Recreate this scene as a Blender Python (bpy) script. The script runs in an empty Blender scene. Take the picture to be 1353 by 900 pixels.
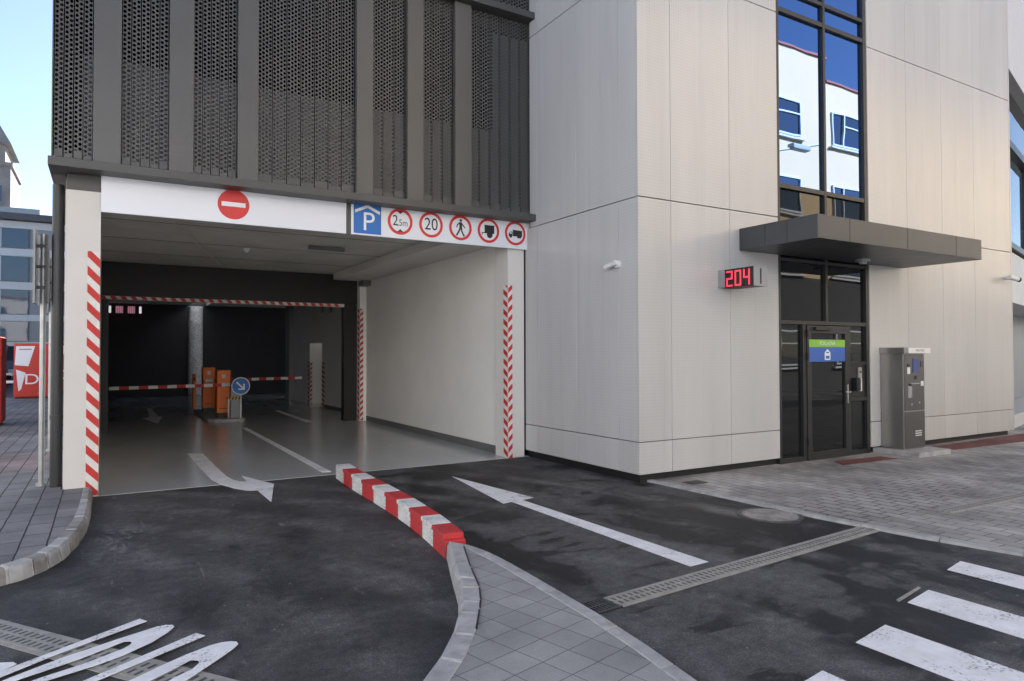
import bpy, math, random
from mathutils import Vector, Matrix
from math import radians as R, sin, cos, pi

random.seed(7)
S = bpy.context.scene
COL = S.collection
WL = {}                                   # world offset of every object's local frame


# ------------------------------------------------------------------ helpers
class Fr:
    """A plane frame: origin o, axes u and v, normal n = u x v."""
    def __init__(s, o, u, v):
        s.o, s.u, s.v = Vector(o), Vector(u).normalized(), Vector(v).normalized()
        s.n = s.u.cross(s.v)

    def __call__(s, a, b, c=0.0):
        return s.o + s.u * a + s.v * b + s.n * c


def front(y, x=0.0, z=0.0):               # vertical plane that faces -Y
    return Fr((x, y, z), (1, 0, 0), (0, 0, 1))


def flat(z):                              # horizontal plane that faces up
    return Fr((0, 0, z), (1, 0, 0), (0, 1, 0))


class MB:
    def __init__(s):
        s.v, s.f, s.m, s.uv = [], [], [], {}

    def face(s, pts, m=0, uv=None):
        i = len(s.v)
        s.v += [Vector(p) for p in pts]
        s.f.append(tuple(range(i, i + len(pts))))
        s.m.append(m)
        if uv:
            s.uv[len(s.f) - 1] = uv

    def box(s, x0, x1, y0, y1, z0, z1, m=0):
        i = len(s.v)
        s.v += [Vector(p) for p in ((x0, y0, z0), (x1, y0, z0), (x1, y1, z0), (x0, y1, z0),
                                    (x0, y0, z1), (x1, y0, z1), (x1, y1, z1), (x0, y1, z1))]
        for q in ((0, 3, 2, 1), (4, 5, 6, 7), (0, 1, 5, 4), (1, 2, 6, 5), (2, 3, 7, 6), (3, 0, 4, 7)):
            s.f.append(tuple(i + k for k in q))
            s.m.append(m)
        return s

    def prism(s, pts, fr, d0, d1, m=0, side=None):
        area = sum(pts[k][0] * pts[(k + 1) % len(pts)][1] - pts[(k + 1) % len(pts)][0] * pts[k][1] for k in range(len(pts)))
        if area < 0:
            pts = pts[::-1]
        n, i = len(pts), len(s.v)
        s.v += [fr(a, b, d0) for a, b in pts] + [fr(a, b, d1) for a, b in pts]
        s.f.append(tuple(range(i + n - 1, i - 1, -1)))
        s.m.append(m)
        s.f.append(tuple(range(i + n, i + 2 * n)))
        s.m.append(m)
        for k in range(n):
            j = (k + 1) % n
            s.f.append((i + k, i + j, i + n + j, i + n + k))
            s.m.append(m if side is None else side)
        return s

    def ring(s, fr, cx, cy, r0, r1, d0, d1, m=0, n=48):
        for k in range(n):
            a, b = 2 * pi * k / n, 2 * pi * (k + 1) / n
            s.prism([(cx + r0 * cos(a), cy + r0 * sin(a)), (cx + r1 * cos(a), cy + r1 * sin(a)),
                     (cx + r1 * cos(b), cy + r1 * sin(b)), (cx + r0 * cos(b), cy + r0 * sin(b))], fr, d0, d1, m)
        return s

    def disc(s, fr, cx, cy, r, d0, d1, m=0, n=48):
        return s.prism([(cx + r * cos(2 * pi * k / n), cy + r * sin(2 * pi * k / n)) for k in range(n)], fr, d0, d1, m)

    def cyl(s, p0, p1, r, r1=None, n=16, m=0):
        p0, p1 = Vector(p0), Vector(p1)
        r1 = r if r1 is None else r1
        d = (p1 - p0).normalized()
        u = d.orthogonal().normalized()
        w = d.cross(u)
        i = len(s.v)
        for p, rr in ((p0, r), (p1, r1)):
            s.v += [p + (u * cos(2 * pi * k / n) + w * sin(2 * pi * k / n)) * rr for k in range(n)]
        s.f.append(tuple(range(i + n - 1, i - 1, -1)))
        s.f.append(tuple(range(i + n, i + 2 * n)))
        s.m += [m, m]
        for k in range(n):
            j = (k + 1) % n
            s.f.append((i + k, i + j, i + n + j, i + n + k))
            s.m.append(m)
        return s

    def tube(s, pts, r, n=10, m=0):
        for a, b in zip(pts, pts[1:]):
            s.cyl(a, b, r, n=n, m=m)
        return s

    def build(s, name, mats, parent=None, bevel=0.0, seg=2, smooth=False, world=True):
        off = WL.get(parent.name, Vector()) if (parent and world) else Vector()
        me = bpy.data.meshes.new(name)
        me.from_pydata([tuple(p - off) for p in s.v], [], s.f)
        for mt in (mats if isinstance(mats, (list, tuple)) else [mats]):
            me.materials.append(mt)
        me.polygons.foreach_set('material_index', s.m)
        if s.uv:
            ul = me.uv_layers.new(name='UVMap')
            for fi, uv in s.uv.items():
                for li, c in zip(me.polygons[fi].loop_indices, uv):
                    ul.data[li].uv = c
        me.update()
        if smooth:
            me.shade_smooth()
            me.set_sharp_from_angle(angle=0.6)
        o = bpy.data.objects.new(name, me)
        COL.objects.link(o)
        if parent:
            o.parent = parent
            WL[o.name] = off
        else:
            WL[o.name] = Vector()
        if bevel:
            b = o.modifiers.new('bevel', 'BEVEL')
            b.width, b.segments, b.limit_method, b.angle_limit = bevel, seg, 'ANGLE', R(40)
            b.harden_normals = False
        return o


def thing(name, label, cat, loc=(0, 0, 0), group=None, rotz=0.0):
    o = bpy.data.objects.new(name, None)
    o.empty_display_size = 0.2
    COL.objects.link(o)
    o.location = loc
    o.rotation_euler = (0, 0, rotz)
    WL[o.name] = Vector(loc)
    tag(o, label, cat, group)
    return o


def tag(o, label, cat, group=None):
    o['label'], o['category'] = label, cat
    if group:
        o['group'] = group
    return o


def struct(o, label=None):
    o['kind'] = 'structure'
    return o


def rebase(o, loc):
    """Give a one-mesh thing its origin at loc."""
    loc = Vector(loc)
    o.data.transform(Matrix.Translation(-loc))
    o.location = loc
    WL[o.name] = loc
    return o


def text(body, fr, a, b, h, mat, name, parent, d=0.002, sx=1.0, align='CENTER', depth=0.0015):
    cu = bpy.data.curves.new('lettering', 'FONT')
    cu.body, cu.size, cu.align_x, cu.align_y = body, 1.0, align, 'CENTER'
    cu.extrude = 0.0
    tmp = bpy.data.objects.new('lettering', cu)
    COL.objects.link(tmp)
    dg = bpy.context.evaluated_depsgraph_get()
    me0 = tmp.evaluated_get(dg).to_mesh()
    vs = [v.co.copy() for v in me0.vertices]
    fs = [tuple(p.vertices) for p in me0.polygons]
    tmp.evaluated_get(dg).to_mesh_clear()
    bpy.data.objects.remove(tmp)
    bpy.data.curves.remove(cu)
    mb = MB()
    k = h / 0.69
    mb.v = [fr(a + v.x * k * sx, b + v.y * k, d) for v in vs]
    mb.f, mb.m = fs, [0] * len(fs)
    return mb.build(name, mat, parent)


# ------------------------------------------------------------------ materials
class NT:
    def __init__(s, name):
        s.mat = bpy.data.materials.new(name)
        s.mat.use_nodes = True
        s.t = s.mat.node_tree
        s.b = s.t.nodes['Principled BSDF']
        s.out = s.t.nodes['Material Output']

    def n(s, typ, **kw):
        nd = s.t.nodes.new(typ)
        for k, v in kw.items():
            if k.startswith('_'):
                setattr(nd, k[1:], v)
            else:
                nd.inputs[k.replace('__', ' ')].default_value = v
        return nd

    def l(s, a, b):
        s.t.links.new(a, b)

    def math(s, op, a, b=None, c=None):
        nd = s.t.nodes.new('ShaderNodeMath')
        nd.operation = op
        for i, x in enumerate((a, b, c)):
            if x is None:
                continue
            if isinstance(x, (int, float)):
                nd.inputs[i].default_value = x
            else:
                s.l(x, nd.inputs[i])
        return nd.outputs[0]

    def coord(s, scale=(1, 1, 1), rot=(0, 0, 0), out='Object'):
        tc = s.n('ShaderNodeTexCoord')
        mp = s.n('ShaderNodeMapping')
        mp.inputs['Scale'].default_value = scale
        mp.inputs['Rotation'].default_value = rot
        s.l(tc.outputs[out], mp.inputs['Vector'])
        return mp.outputs['Vector']

    def noise(s, vec, scale, detail=4, rough=0.55, dist=0.0):
        nd = s.n('ShaderNodeTexNoise')
        nd.inputs['Scale'].default_value = scale
        nd.inputs['Detail'].default_value = detail
        nd.inputs['Roughness'].default_value = rough
        nd.inputs['Distortion'].default_value = dist
        s.l(vec, nd.inputs['Vector'])
        return nd.outputs['Fac']

    def ramp(s, fac, stops):
        nd = s.t.nodes.new('ShaderNodeValToRGB')
        e = nd.color_ramp.elements
        while len(e) < len(stops):
            e.new(0.5)
        for k, (p, c) in enumerate(stops):
            e[k].position = p
            e[k].color = (*c, 1) if isinstance(c, (tuple, list)) else (c, c, c, 1)
        s.l(fac, nd.inputs['Fac'])
        return nd.outputs['Color']

    def mix(s, fac, a, b, mode='MIX'):
        nd = s.t.nodes.new('ShaderNodeMix')
        nd.data_type, nd.blend_type = 'RGBA', mode
        for sock, x in ((nd.inputs['Factor'], fac), (nd.inputs['A'], a), (nd.inputs['B'], b)):
            if isinstance(x, (int, float)):
                sock.default_value = x
            elif isinstance(x, (tuple, list)):
                sock.default_value = (*x, 1) if len(x) == 3 else x
            else:
                s.l(x, sock)
        return nd.outputs['Result']

    def bump(s, h, strength=0.2, dist=0.01):
        nd = s.n('ShaderNodeBump')
        nd.inputs['Strength'].default_value = strength
        nd.inputs['Distance'].default_value = dist
        s.l(h, nd.inputs['Height'])
        s.l(nd.outputs['Normal'], s.b.inputs['Normal'])


def paint(name, c, rough=0.5, metal=0.0, var=0.12, scale=3.0, bump=0.0, bscale=80.0, spec=0.5, stretch=(1, 1, 1)):
    t = NT(name)
    v = t.coord(stretch)
    n1 = t.noise(v, scale, 5, 0.6)
    lo = tuple(x * (1 - var) for x in c)
    hi = tuple(min(1, x * (1 + var)) for x in c)
    col = t.ramp(n1, [(0.3, lo), (0.7, hi)])
    t.l(col, t.b.inputs['Base Color'])
    n2 = t.noise(v, scale * 4, 4)
    t.l(t.math('MULTIPLY_ADD', n2, 0.16, rough - 0.08), t.b.inputs['Roughness'])
    t.b.inputs['Metallic'].default_value = metal
    t.b.inputs['Specular IOR Level'].default_value = spec
    if bump:
        t.bump(t.noise(v, bscale, 3), bump, 0.004)
    return t.mat


def emit(name, c, s, base=(0.02, 0.02, 0.02)):
    t = NT(name)
    t.b.inputs['Base Color'].default_value = (*base, 1)
    t.b.inputs['Emission Color'].default_value = (*c, 1)
    t.b.inputs['Emission Strength'].default_value = s
    return t.mat


def asphalt():
    t = NT('asphalt')
    v = t.coord()
    sp = t.n('ShaderNodeSeparateXYZ')
    t.l(v, sp.inputs[0])
    # damp patches: crisp on the entry lane and the crossing, faint on the exit lane
    big = t.noise(t.coord((1, 0.6, 1), (0, 0, 0.5)), 0.75, 7, 0.60, 0.5)
    mid = t.noise(v, 3.0, 6, 0.65, 0.3)
    blot = t.math('ADD', t.math('MULTIPLY', big, 0.68), t.math('MULTIPLY', mid, 0.32))
    crisp = t.ramp(blot, [(0.468, 0.0), (0.488, 0.35), (0.500, 0.75), (0.57, 1.0)])
    soft = t.ramp(blot, [(0.40, 0.20), (0.58, 0.85)])
    lane = t.ramp(t.math('MULTIPLY', sp.outputs[0], 0.2), [(0.47, 0.0), (0.56, 1.0)])
    damp = t.mix(lane, soft, crisp)
    # small wet stains drawn out across the lanes
    stn = t.noise(t.coord((0.9, 2.6, 1), (0, 0, -0.45)), 1.15, 6, 0.62, 0.4)
    wet = t.math('MULTIPLY', t.ramp(stn, [(0.575, 1.0), (0.605, 0.12)]), 1.0)
    wet = t.math('MAXIMUM', wet, t.math('SUBTRACT', 1.0, lane))
    damp = t.math('MULTIPLY', damp, wet)
    base = t.mix(damp, (0.0115, 0.0115, 0.0120), (0.0880, 0.0865, 0.0850))
    # faint pale tyre arcs
    arc = t.n('ShaderNodeTexWave', _wave_type='RINGS', _rings_direction='Z')
    sub = t.n('ShaderNodeVectorMath', _operation='SUBTRACT')
    t.l(v, sub.inputs[0])
    sub.inputs[1].default_value = (-3.6, 3.4, 0)
    t.l(sub.outputs[0], arc.inputs['Vector'])
    arc.inputs['Scale'].default_value = 0.42
    arc.inputs['Distortion'].default_value = 1.6
    arc.inputs['Detail'].default_value = 4
    arc.inputs['Detail Scale'].default_value = 1.5
    am = t.math('MULTIPLY', t.ramp(arc.outputs['Fac'], [(0.45, 0.0), (1.0, 1.0)]), t.ramp(t.noise(v, 1.3, 6, 0.7), [(0.42, 0.0), (0.62, 0.9)]))
    base = t.mix(am, base, (0.125, 0.122, 0.120))
    # scuffs: thin pale stretched streaks
    sc = t.noise(t.coord((9, 1.2, 1), (0, 0, -0.75)), 1.4, 5, 0.7, 0.2)
    base = t.mix(t.ramp(sc, [(0.63, 0.0), (0.72, 0.6)]), base, (0.19, 0.187, 0.18))
    # dried silt washed out along the kerb bend
    d = t.n('ShaderNodeVectorMath', _operation='DISTANCE')
    t.l(t.coord((2.6, 0.85, 1)), d.inputs[0])
    d.inputs[1].default_value = (0.13 * 2.6, 7.0 * 0.85, 0)
    near = t.ramp(d.outputs['Value'], [(0.15, 1.0), (0.85, 0.0)])
    silt = t.math('MULTIPLY', near, t.ramp(t.noise(t.coord((2.2, 1, 1)), 3.2, 6, 0.7, 0.6), [(0.50, 0.0), (0.58, 0.8)]))
    base = t.mix(silt, base, (0.17, 0.168, 0.16))
    # stone grain and stray pale grit
    g1 = t.ramp(t.noise(v, 75, 6, 0.8), [(0.36, 0.62), (0.50, 1.0), (0.58, 1.4), (0.66, 2.3)])
    g2 = t.ramp(t.noise(v, 11, 6, 0.75), [(0.32, 0.66), (0.5, 1.0), (0.68, 1.34)])
    col = t.mix(1.0, t.mix(1.0, base, g1, 'MULTIPLY'), g2, 'MULTIPLY')
    vo = t.n('ShaderNodeTexVoronoi')
    t.l(v, vo.inputs['Vector'])
    vo.inputs['Scale'].default_value = 9.0
    spot = t.math('MULTIPLY', t.math('LESS_THAN', vo.outputs['Distance'], 0.075), t.math('GREATER_THAN', t.noise(v, 4.0, 2), 0.56))
    col = t.mix(spot, col, (0.19, 0.185, 0.175))
    t.l(col, t.b.inputs['Base Color'])
    t.l(t.math('MULTIPLY_ADD', damp, 0.28, 0.54), t.b.inputs['Roughness'])
    t.b.inputs['Specular IOR Level'].default_value = 0.33
    t.bump(t.noise(v, 90, 5, 0.75), 0.7, 0.010)
    return t.mat


def pavers(name, c1, c2, mortar, w, h, rot=0.0, off=0.5, gap=0.008, mix2=None, var=0.5, stain=0.35):
    t = NT(name)
    v = t.coord((1, 1, 1), (0, 0, rot))
    b = t.t.nodes.new('ShaderNodeTexBrick')
    b.offset = off
    b.inputs['Color1'].default_value = (*c1, 1)
    b.inputs['Color2'].default_value = (*c2, 1)
    b.inputs['Mortar'].default_value = (*mortar, 1)
    b.inputs['Scale'].default_value = 1.0
    b.inputs['Mortar Size'].default_value = gap
    b.inputs['Mortar Smooth'].default_value = 0.25
    b.inputs['Brick Width'].default_value = w
    b.inputs['Row Height'].default_value = h
    wob = t.noise(v, 6, 2)
    add = t.n('ShaderNodeVectorMath', _operation='MULTIPLY_ADD')
    cmb = t.n('ShaderNodeCombineXYZ')
    t.l(wob, cmb.inputs[0])
    t.l(wob, cmb.inputs[1])
    t.l(cmb.outputs[0], add.inputs[0])
    add.inputs[1].default_value = (0.012, 0.012, 0)
    t.l(v, add.inputs[2])
    t.l(add.outputs[0], b.inputs['Vector'])
    st = t.ramp(t.noise(v, 0.9, 6, 0.65, 0.3), [(0.35, 1 - stain), (0.65, 1.0 + stain * 0.35)])
    gr = t.ramp(t.noise(v, 140, 3, 0.7), [(0.3, 0.78), (0.7, 1.18)])
    col = t.mix(1.0, t.mix(1.0, b.outputs['Color'], st, 'MULTIPLY'), gr, 'MULTIPLY')
    t.l(col, t.b.inputs['Base Color'])
    t.b.inputs['Roughness'].default_value = 0.78
    t.b.inputs['Specular IOR Level'].default_value = 0.3
    hgt = t.math('MULTIPLY_ADD', b.outputs['Fac'], -1.0, t.math('MULTIPLY', t.noise(v, 90, 3), 0.12))
    t.bump(hgt, 0.6, 0.006)
    return t.mat


def perforated():
    t = NT('perforated_bronze_sheet')
    tc = t.n('ShaderNodeTexCoord')
    sp = t.n('ShaderNodeSeparateXYZ')
    t.l(tc.outputs['UV'], sp.inputs[0])
    pu, pv = 0.0475, 0.056
    u = t.math('DIVIDE', sp.outputs[0], pu)
    cu = t.math('FLOOR', u)
    odd = t.math('MODULO', cu, 2.0)
    vv = t.math('ADD', t.math('DIVIDE', sp.outputs[1], pv), t.math('MULTIPLY', odd, 0.5))
    du = t.math('MULTIPLY', t.math('SUBTRACT', t.math('FRACT', u), 0.5), pu)
    dv = t.math('MULTIPLY', t.math('SUBTRACT', t.math('FRACT', vv), 0.5), pv)
    d = t.math('SQRT', t.math('ADD', t.math('MULTIPLY', du, du), t.math('MULTIPLY', dv, dv)))
    hole = t.math('LESS_THAN', d, 0.0185)
    inside = t.math('MULTIPLY', hole, t.math('GREATER_THAN', sp.outputs[1], 0.09))
    v = t.coord()
    col = t.ramp(t.noise(v, 2.2, 5), [(0.3, (0.076, 0.076, 0.072)), (0.7, (0.094, 0.094, 0.088))])
    t.l(col, t.b.inputs['Base Color'])
    t.b.inputs['Roughness'].default_value = 0.45
    t.b.inputs['Metallic'].default_value = 0.25
    tr = t.n('ShaderNodeBsdfTransparent')
    mx = t.n('ShaderNodeMixShader')
    t.l(inside, mx.inputs[0])
    t.l(t.b.outputs[0], mx.inputs[1])
    t.l(tr.outputs[0], mx.inputs[2])
    t.l(mx.outputs[0], t.out.inputs['Surface'])
    return t.mat


def cladding():
    t = NT('white_perforated_cladding')
    tc = t.n('ShaderNodeTexCoord')
    sp = t.n('ShaderNodeSeparateXYZ')
    t.l(tc.outputs['Object'], sp.inputs[0])
    h = t.math('ADD', sp.outputs[0], sp.outputs[1])
    k = 2 * pi / 0.042
    a = t.math('COSINE', t.math('MULTIPLY', h, k))
    b = t.math('COSINE', t.math('MULTIPLY', sp.outputs[2], k))
    dot = t.ramp(t.math('MULTIPLY', t.math('ADD', t.math('ADD', a, b), 2.0), 0.25), [(0.80, 0.0), (0.93, 1.0)])
    # perforated bands alternate with plain bands across the panel width
    band = t.ramp(t.math('FRACT', t.math('MULTIPLY', h, 1.786)), [(0.06, 0.0), (0.10, 1.0), (0.90, 1.0), (0.94, 0.0)])
    f = t.math('MULTIPLY', t.math('MULTIPLY', dot, band), 0.27)
    v = t.coord()
    n1 = t.noise(t.coord((1, 1, 0.2)), 1.3, 5)
    base = t.ramp(n1, [(0.3, (0.470, 0.472, 0.468)), (0.7, (0.530, 0.532, 0.526))])
    oi = t.n('ShaderNodeObjectInfo')
    tone = t.math('MULTIPLY_ADD', oi.outputs['Random'], 0.07, 0.965)
    streak = t.ramp(t.noise(t.coord((7, 7, 0.25)), 1.0, 5, 0.7), [(0.52, 1.0), (0.75, 0.93)])
    cmb = t.n('ShaderNodeCombineColor')
    for k in range(3):
        t.l(t.math('MULTIPLY', tone, streak), cmb.inputs[k])
    base = t.mix(1.0, base, cmb.outputs[0], 'MULTIPLY')
    t.l(t.mix(f, base, (0.18, 0.18, 0.18)), t.b.inputs['Base Color'])
    t.b.inputs['Roughness'].default_value = 0.24
    t.b.inputs['Specular IOR Level'].default_value = 0.6
    t.bump(t.noise(t.coord((2.2, 2.2, 0.22)), 1.0, 3), 0.16, 0.03)
    return t.mat


def glass(name, c, ior, rough=0.015, wave=0.02):
    t = NT(name)
    t.b.inputs['Base Color'].default_value = (*c, 1)
    t.b.inputs['Roughness'].default_value = rough
    t.b.inputs['IOR'].default_value = ior
    t.b.inputs['Specular IOR Level'].default_value = 0.5
    t.bump(t.noise(t.coord(), 0.8, 2), wave, 0.05)
    return t.mat


def stone(name, c, scale=9.0, bump=0.9):
    t = NT(name)
    v = t.coord()
    vo = t.n('ShaderNodeTexVoronoi')
    t.l(v, vo.inputs['Vector'])
    vo.inputs['Scale'].default_value = scale
    col = t.mix(t.ramp(vo.outputs['Distance'], [(0.1, 1.0), (0.6, 0.2)]), tuple(x * 0.5 for x in c), c)
    t.l(col, t.b.inputs['Base Color'])
    t.b.inputs['Roughness'].default_value = 0.85
    t.bump(t.math('ADD', t.math('MULTIPLY', vo.outputs['Distance'], -1.0), t.noise(v, scale * 5, 3)), bump, 0.05)
    return t.mat


def worn_paint(name, c, under, wear=0.36):
    t = NT(name)
    v = t.coord()
    n1 = t.math('ADD', t.math('MULTIPLY', t.noise(v, 55, 5, 0.75), 0.6), t.math('MULTIPLY', t.noise(v, 3.5, 4), 0.4))
    w = t.ramp(n1, [(wear, 1.0), (wear + 0.05, 0.0)])
    dirt = t.ramp(t.noise(v, 5, 6, 0.7), [(0.3, 0.78), (0.65, 1.0)])
    t.l(t.mix(w, t.mix(1.0, c, dirt, 'MULTIPLY'), under), t.b.inputs['Base Color'])
    t.b.inputs['Roughness'].default_value = 0.62
    t.bump(t.noise(v, 120, 3), 0.35, 0.005)
    return t.mat


def brushed(name, c, rough=0.33):
    t = NT(name)
    n = t.noise(t.coord((2, 2, 90)), 3.0, 4, 0.7)
    t.l(t.ramp(n, [(0.3, tuple(x * 0.85 for x in c)), (0.7, c)]), t.b.inputs['Base Color'])
    t.b.inputs['Metallic'].default_value = 0.9
    t.l(t.math('MULTIPLY_ADD', n, 0.15, rough - 0.07), t.b.inputs['Roughness'])
    return t.mat


def epoxy():
    t = NT('grey_epoxy_floor')
    v = t.coord()
    n = t.noise(t.coord((1, 0.4, 1)), 0.7, 6, 0.6, 0.3)
    c = t.ramp(n, [(0.3, (0.40, 0.41, 0.405)), (0.7, (0.52, 0.525, 0.51))])
    sc = t.ramp(t.noise(v, 14, 5, 0.75), [(0.3, 0.94), (0.7, 1.03)])
    t.l(t.mix(1.0, c, sc, 'MULTIPLY'), t.b.inputs['Base Color'])
    t.l(t.math('MULTIPLY_ADD', t.noise(v, 2.5, 5, 0.6), 0.05, 0.13), t.b.inputs['Roughness'])
    t.b.inputs['Specular IOR Level'].default_value = 0.6
    return t.mat


ASPH = asphalt()
EPOXY = epoxy()
CLAD = cladding()
PERF = perforated()
BRONZE = paint('bronze_metal', (0.100, 0.099, 0.093), 0.42, 0.25, 0.06, 1.4)
PARAP = paint('dark_parapet', (0.115, 0.113, 0.105), 0.6, 0, 0.1, 1.4)
BEAMM = paint('bronze_beam', (0.075, 0.075, 0.070), 0.45, 0.2, 0.08, 1.5)
ANTHR = paint('anthracite_frame', (0.030, 0.031, 0.031), 0.4, 0.2, 0.08, 2.0)
CANOPY = paint('anthracite_canopy', (0.062, 0.066, 0.070), 0.38, 0.3, 0.06, 1.2)
BLACK = paint('black_plastic', (0.012, 0.012, 0.013), 0.45, 0, 0.1)
DARKM = paint('dark_shutter_metal', (0.022, 0.021, 0.019), 0.5, 0.2, 0.1)
PLAST = paint('cream_render', (0.68, 0.655, 0.615), 0.8, 0, 0.035, 1.2, 0.12, 140)
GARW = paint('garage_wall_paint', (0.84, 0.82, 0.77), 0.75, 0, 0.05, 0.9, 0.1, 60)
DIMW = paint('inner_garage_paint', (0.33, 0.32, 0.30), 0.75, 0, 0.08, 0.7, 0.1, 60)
SKIRT = paint('grey_skirting', (0.15, 0.15, 0.145), 0.6)
CEIL = paint('concrete_ceiling', (0.60, 0.585, 0.54), 0.85, 0, 0.12, 1.3, 0.2, 30)
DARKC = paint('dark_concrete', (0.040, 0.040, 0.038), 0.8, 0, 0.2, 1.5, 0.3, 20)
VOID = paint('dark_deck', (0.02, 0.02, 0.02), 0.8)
SIGNW = paint('white_sign_board', (0.76, 0.785, 0.84), 0.32, 0, 0.015, 0.8)
SIGNR = paint('sign_red', (0.62, 0.028, 0.026), 0.4, 0, 0.05)
SIGNB = paint('sign_blue', (0.012, 0.15, 0.50), 0.4, 0, 0.05)
SIGNK = paint('sign_black', (0.018, 0.018, 0.018), 0.5, 0, 0.05)
STRIPR = worn_paint('hazard_red', (0.60, 0.035, 0.028), (0.30, 0.10, 0.09), 0.35)
STRIPW = worn_paint('hazard_white', (0.80, 0.78, 0.73), (0.42, 0.40, 0.37), 0.35)
ROADW = worn_paint('road_marking_white', (0.86, 0.86, 0.87), (0.20, 0.20, 0.20), 0.39)
DULLW = worn_paint('dull_floor_marking', (0.80, 0.80, 0.78), (0.45, 0.45, 0.45), 0.36)
BLKR = worn_paint('kerb_block_red', (0.56, 0.032, 0.036), (0.22, 0.08, 0.08), 0.42)
BLKW = worn_paint('kerb_block_white', (0.76, 0.76, 0.75), (0.33, 0.33, 0.33), 0.43)
KERB = paint('granite_kerb', (0.36, 0.36, 0.355), 0.75, 0, 0.25, 7, 0.5, 90)
KERBL = paint('granite_kerb_weathered', (0.28, 0.27, 0.25), 0.8, 0, 0.4, 5, 0.6, 70)
MORT = paint('pale_mortar', (0.55, 0.55, 0.52), 0.9, 0, 0.25, 20, 0.5, 90)
PAVL = pavers('plaza_pavers', (0.28, 0.275, 0.275), (0.215, 0.213, 0.215), (0.03, 0.03, 0.03), 0.42, 0.19, R(90), 0.5, 0.007)
PAVI = pavers('island_pavers', (0.37, 0.365, 0.355), (0.31, 0.307, 0.30), (0.12, 0.12, 0.117), 0.195, 0.192, R(-14.5), 0.0, 0.0028, stain=0.3)
PAVR = pavers('entrance_pavers', (0.43, 0.415, 0.39), (0.31, 0.302, 0.288), (0.125, 0.122, 0.117), 0.24, 0.15, R(90), 0.5, 0.0055, stain=0.45)
PAVD = pavers('entrance_cobbles', (0.43, 0.415, 0.39), (0.34, 0.33, 0.31), (0.10, 0.10, 0.097), 0.24, 0.15, R(90), 0.5, 0.010, stain=0.4)
PAVRED = pavers('red_pavers', (0.24, 0.085, 0.07), (0.18, 0.07, 0.06), (0.05, 0.04, 0.04), 0.2, 0.1, 0, 0.5, 0.006)
PAVPINK = pavers('pinkish_pavers', (0.31, 0.24, 0.235), (0.25, 0.20, 0.195), (0.04, 0.035, 0.035), 0.42, 0.19, R(90), 0.5, 0.007)
ZINC = paint('galvanised_steel', (0.42, 0.42, 0.40), 0.42, 0.55, 0.15, 9)
IRON = paint('cast_iron', (0.10, 0.10, 0.10), 0.55, 0.5, 0.3, 12, 0.4, 60)
DRAINC = paint('drain_concrete', (0.33, 0.32, 0.285), 0.7, 0.1, 0.2, 12, 0.3, 80)
STEEL = brushed('brushed_steel', (0.40, 0.395, 0.38))
STEELF = brushed('brushed_steel_front', (0.19, 0.187, 0.18), 0.34)
CHROME = paint('chrome', (0.62, 0.62, 0.62), 0.2, 1.0, 0.05)
ORANGE = paint('orange_cabinet', (0.90, 0.185, 0.008), 0.45, 0, 0.06)
YELL = paint('yellow_tape', (0.65, 0.42, 0.02), 0.5, 0, 0.1)
GREY = paint('grey_plastic', (0.30, 0.31, 0.32), 0.5, 0, 0.06)
WHITEP = paint('white_plastic', (0.72, 0.72, 0.72), 0.4, 0, 0.05)
MIRROR = glass('mirrored_window', (0.225, 0.335, 0.58), 1.5, 0.005, 0.03)
MIRROR.node_tree.nodes['Principled BSDF'].inputs['Metallic'].default_value = 1.0
DGLASS = glass('dark_window', (0.010, 0.012, 0.013), 1.45, 0.012, 0.05)
DGLASS.node_tree.nodes['Principled BSDF'].inputs['Specular IOR Level'].default_value = 0.5
BGLASS = glass('blue_window', (0.05, 0.085, 0.13), 1.55, 0.03, 0.05)
FARW = paint('far_white_panel', (0.55, 0.57, 0.60), 0.5, 0, 0.05)
FARG = paint('far_grey_panel', (0.24, 0.26, 0.29), 0.5, 0, 0.08)
FARD = paint('far_dark_roof', (0.06, 0.065, 0.075), 0.5)
FART = paint('far_tower_wall', (0.22, 0.205, 0.20), 0.85, 0, 0.25, 0.5)  # lightened in place of haze over the far tower
REND = paint('sunlit_render', (0.56, 0.42, 0.25), 0.85, 0, 0.04, 0.5, 0.1, 40)
CREAM = paint('pale_render', (0.70, 0.69, 0.67), 0.85, 0, 0.04, 0.5)
TILE = paint('red_roof_edge', (0.25, 0.06, 0.045), 0.7)
LEDR = emit('red_led', (1.0, 0.045, 0.075), 0.30)
LITW = emit('lit_window_white', (0.9, 0.85, 0.85), 0.15)
LITR = emit('lit_window_red', (0.75, 0.28, 0.38), 0.10)
SCREEN = emit('dim_screen', (0.05, 0.07, 0.20), 0.15, (0.01, 0.012, 0.03))
GREENS = paint('sticker_green', (0.22, 0.50, 0.045), 0.45, 0, 0.04)
BLUES = paint('sticker_blue', (0.035, 0.12, 0.46), 0.45, 0, 0.04)
RUBBER = paint('tyre_rubber', (0.015, 0.015, 0.015), 0.8)
CARW = paint('silver_car_paint', (0.45, 0.46, 0.48), 0.25, 0.2, 0.03)
CARB = paint('blue_van_paint', (0.015, 0.04, 0.16), 0.25, 0.1, 0.03)
REDM = paint('red_booth', (0.55, 0.035, 0.02), 0.5, 0, 0.08)
SUNGL = glass('sun_coated_window', (0.22, 0.24, 0.25), 1.5, 0.03, 0.02)
SUNGL.node_tree.nodes['Principled BSDF'].inputs['Metallic'].default_value = 1.0
STONE = stone('rough_stone', (0.82, 0.81, 0.79), 16, 0.35)

# ------------------------------------------------------------------ ground
m = MB()
m.face([(-260, -160, 0), (260, -160, 0), (260, 300, 0), (-260, 300, 0)])
road = struct(m.build('road', ASPH))

F0 = flat(0.0)


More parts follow.
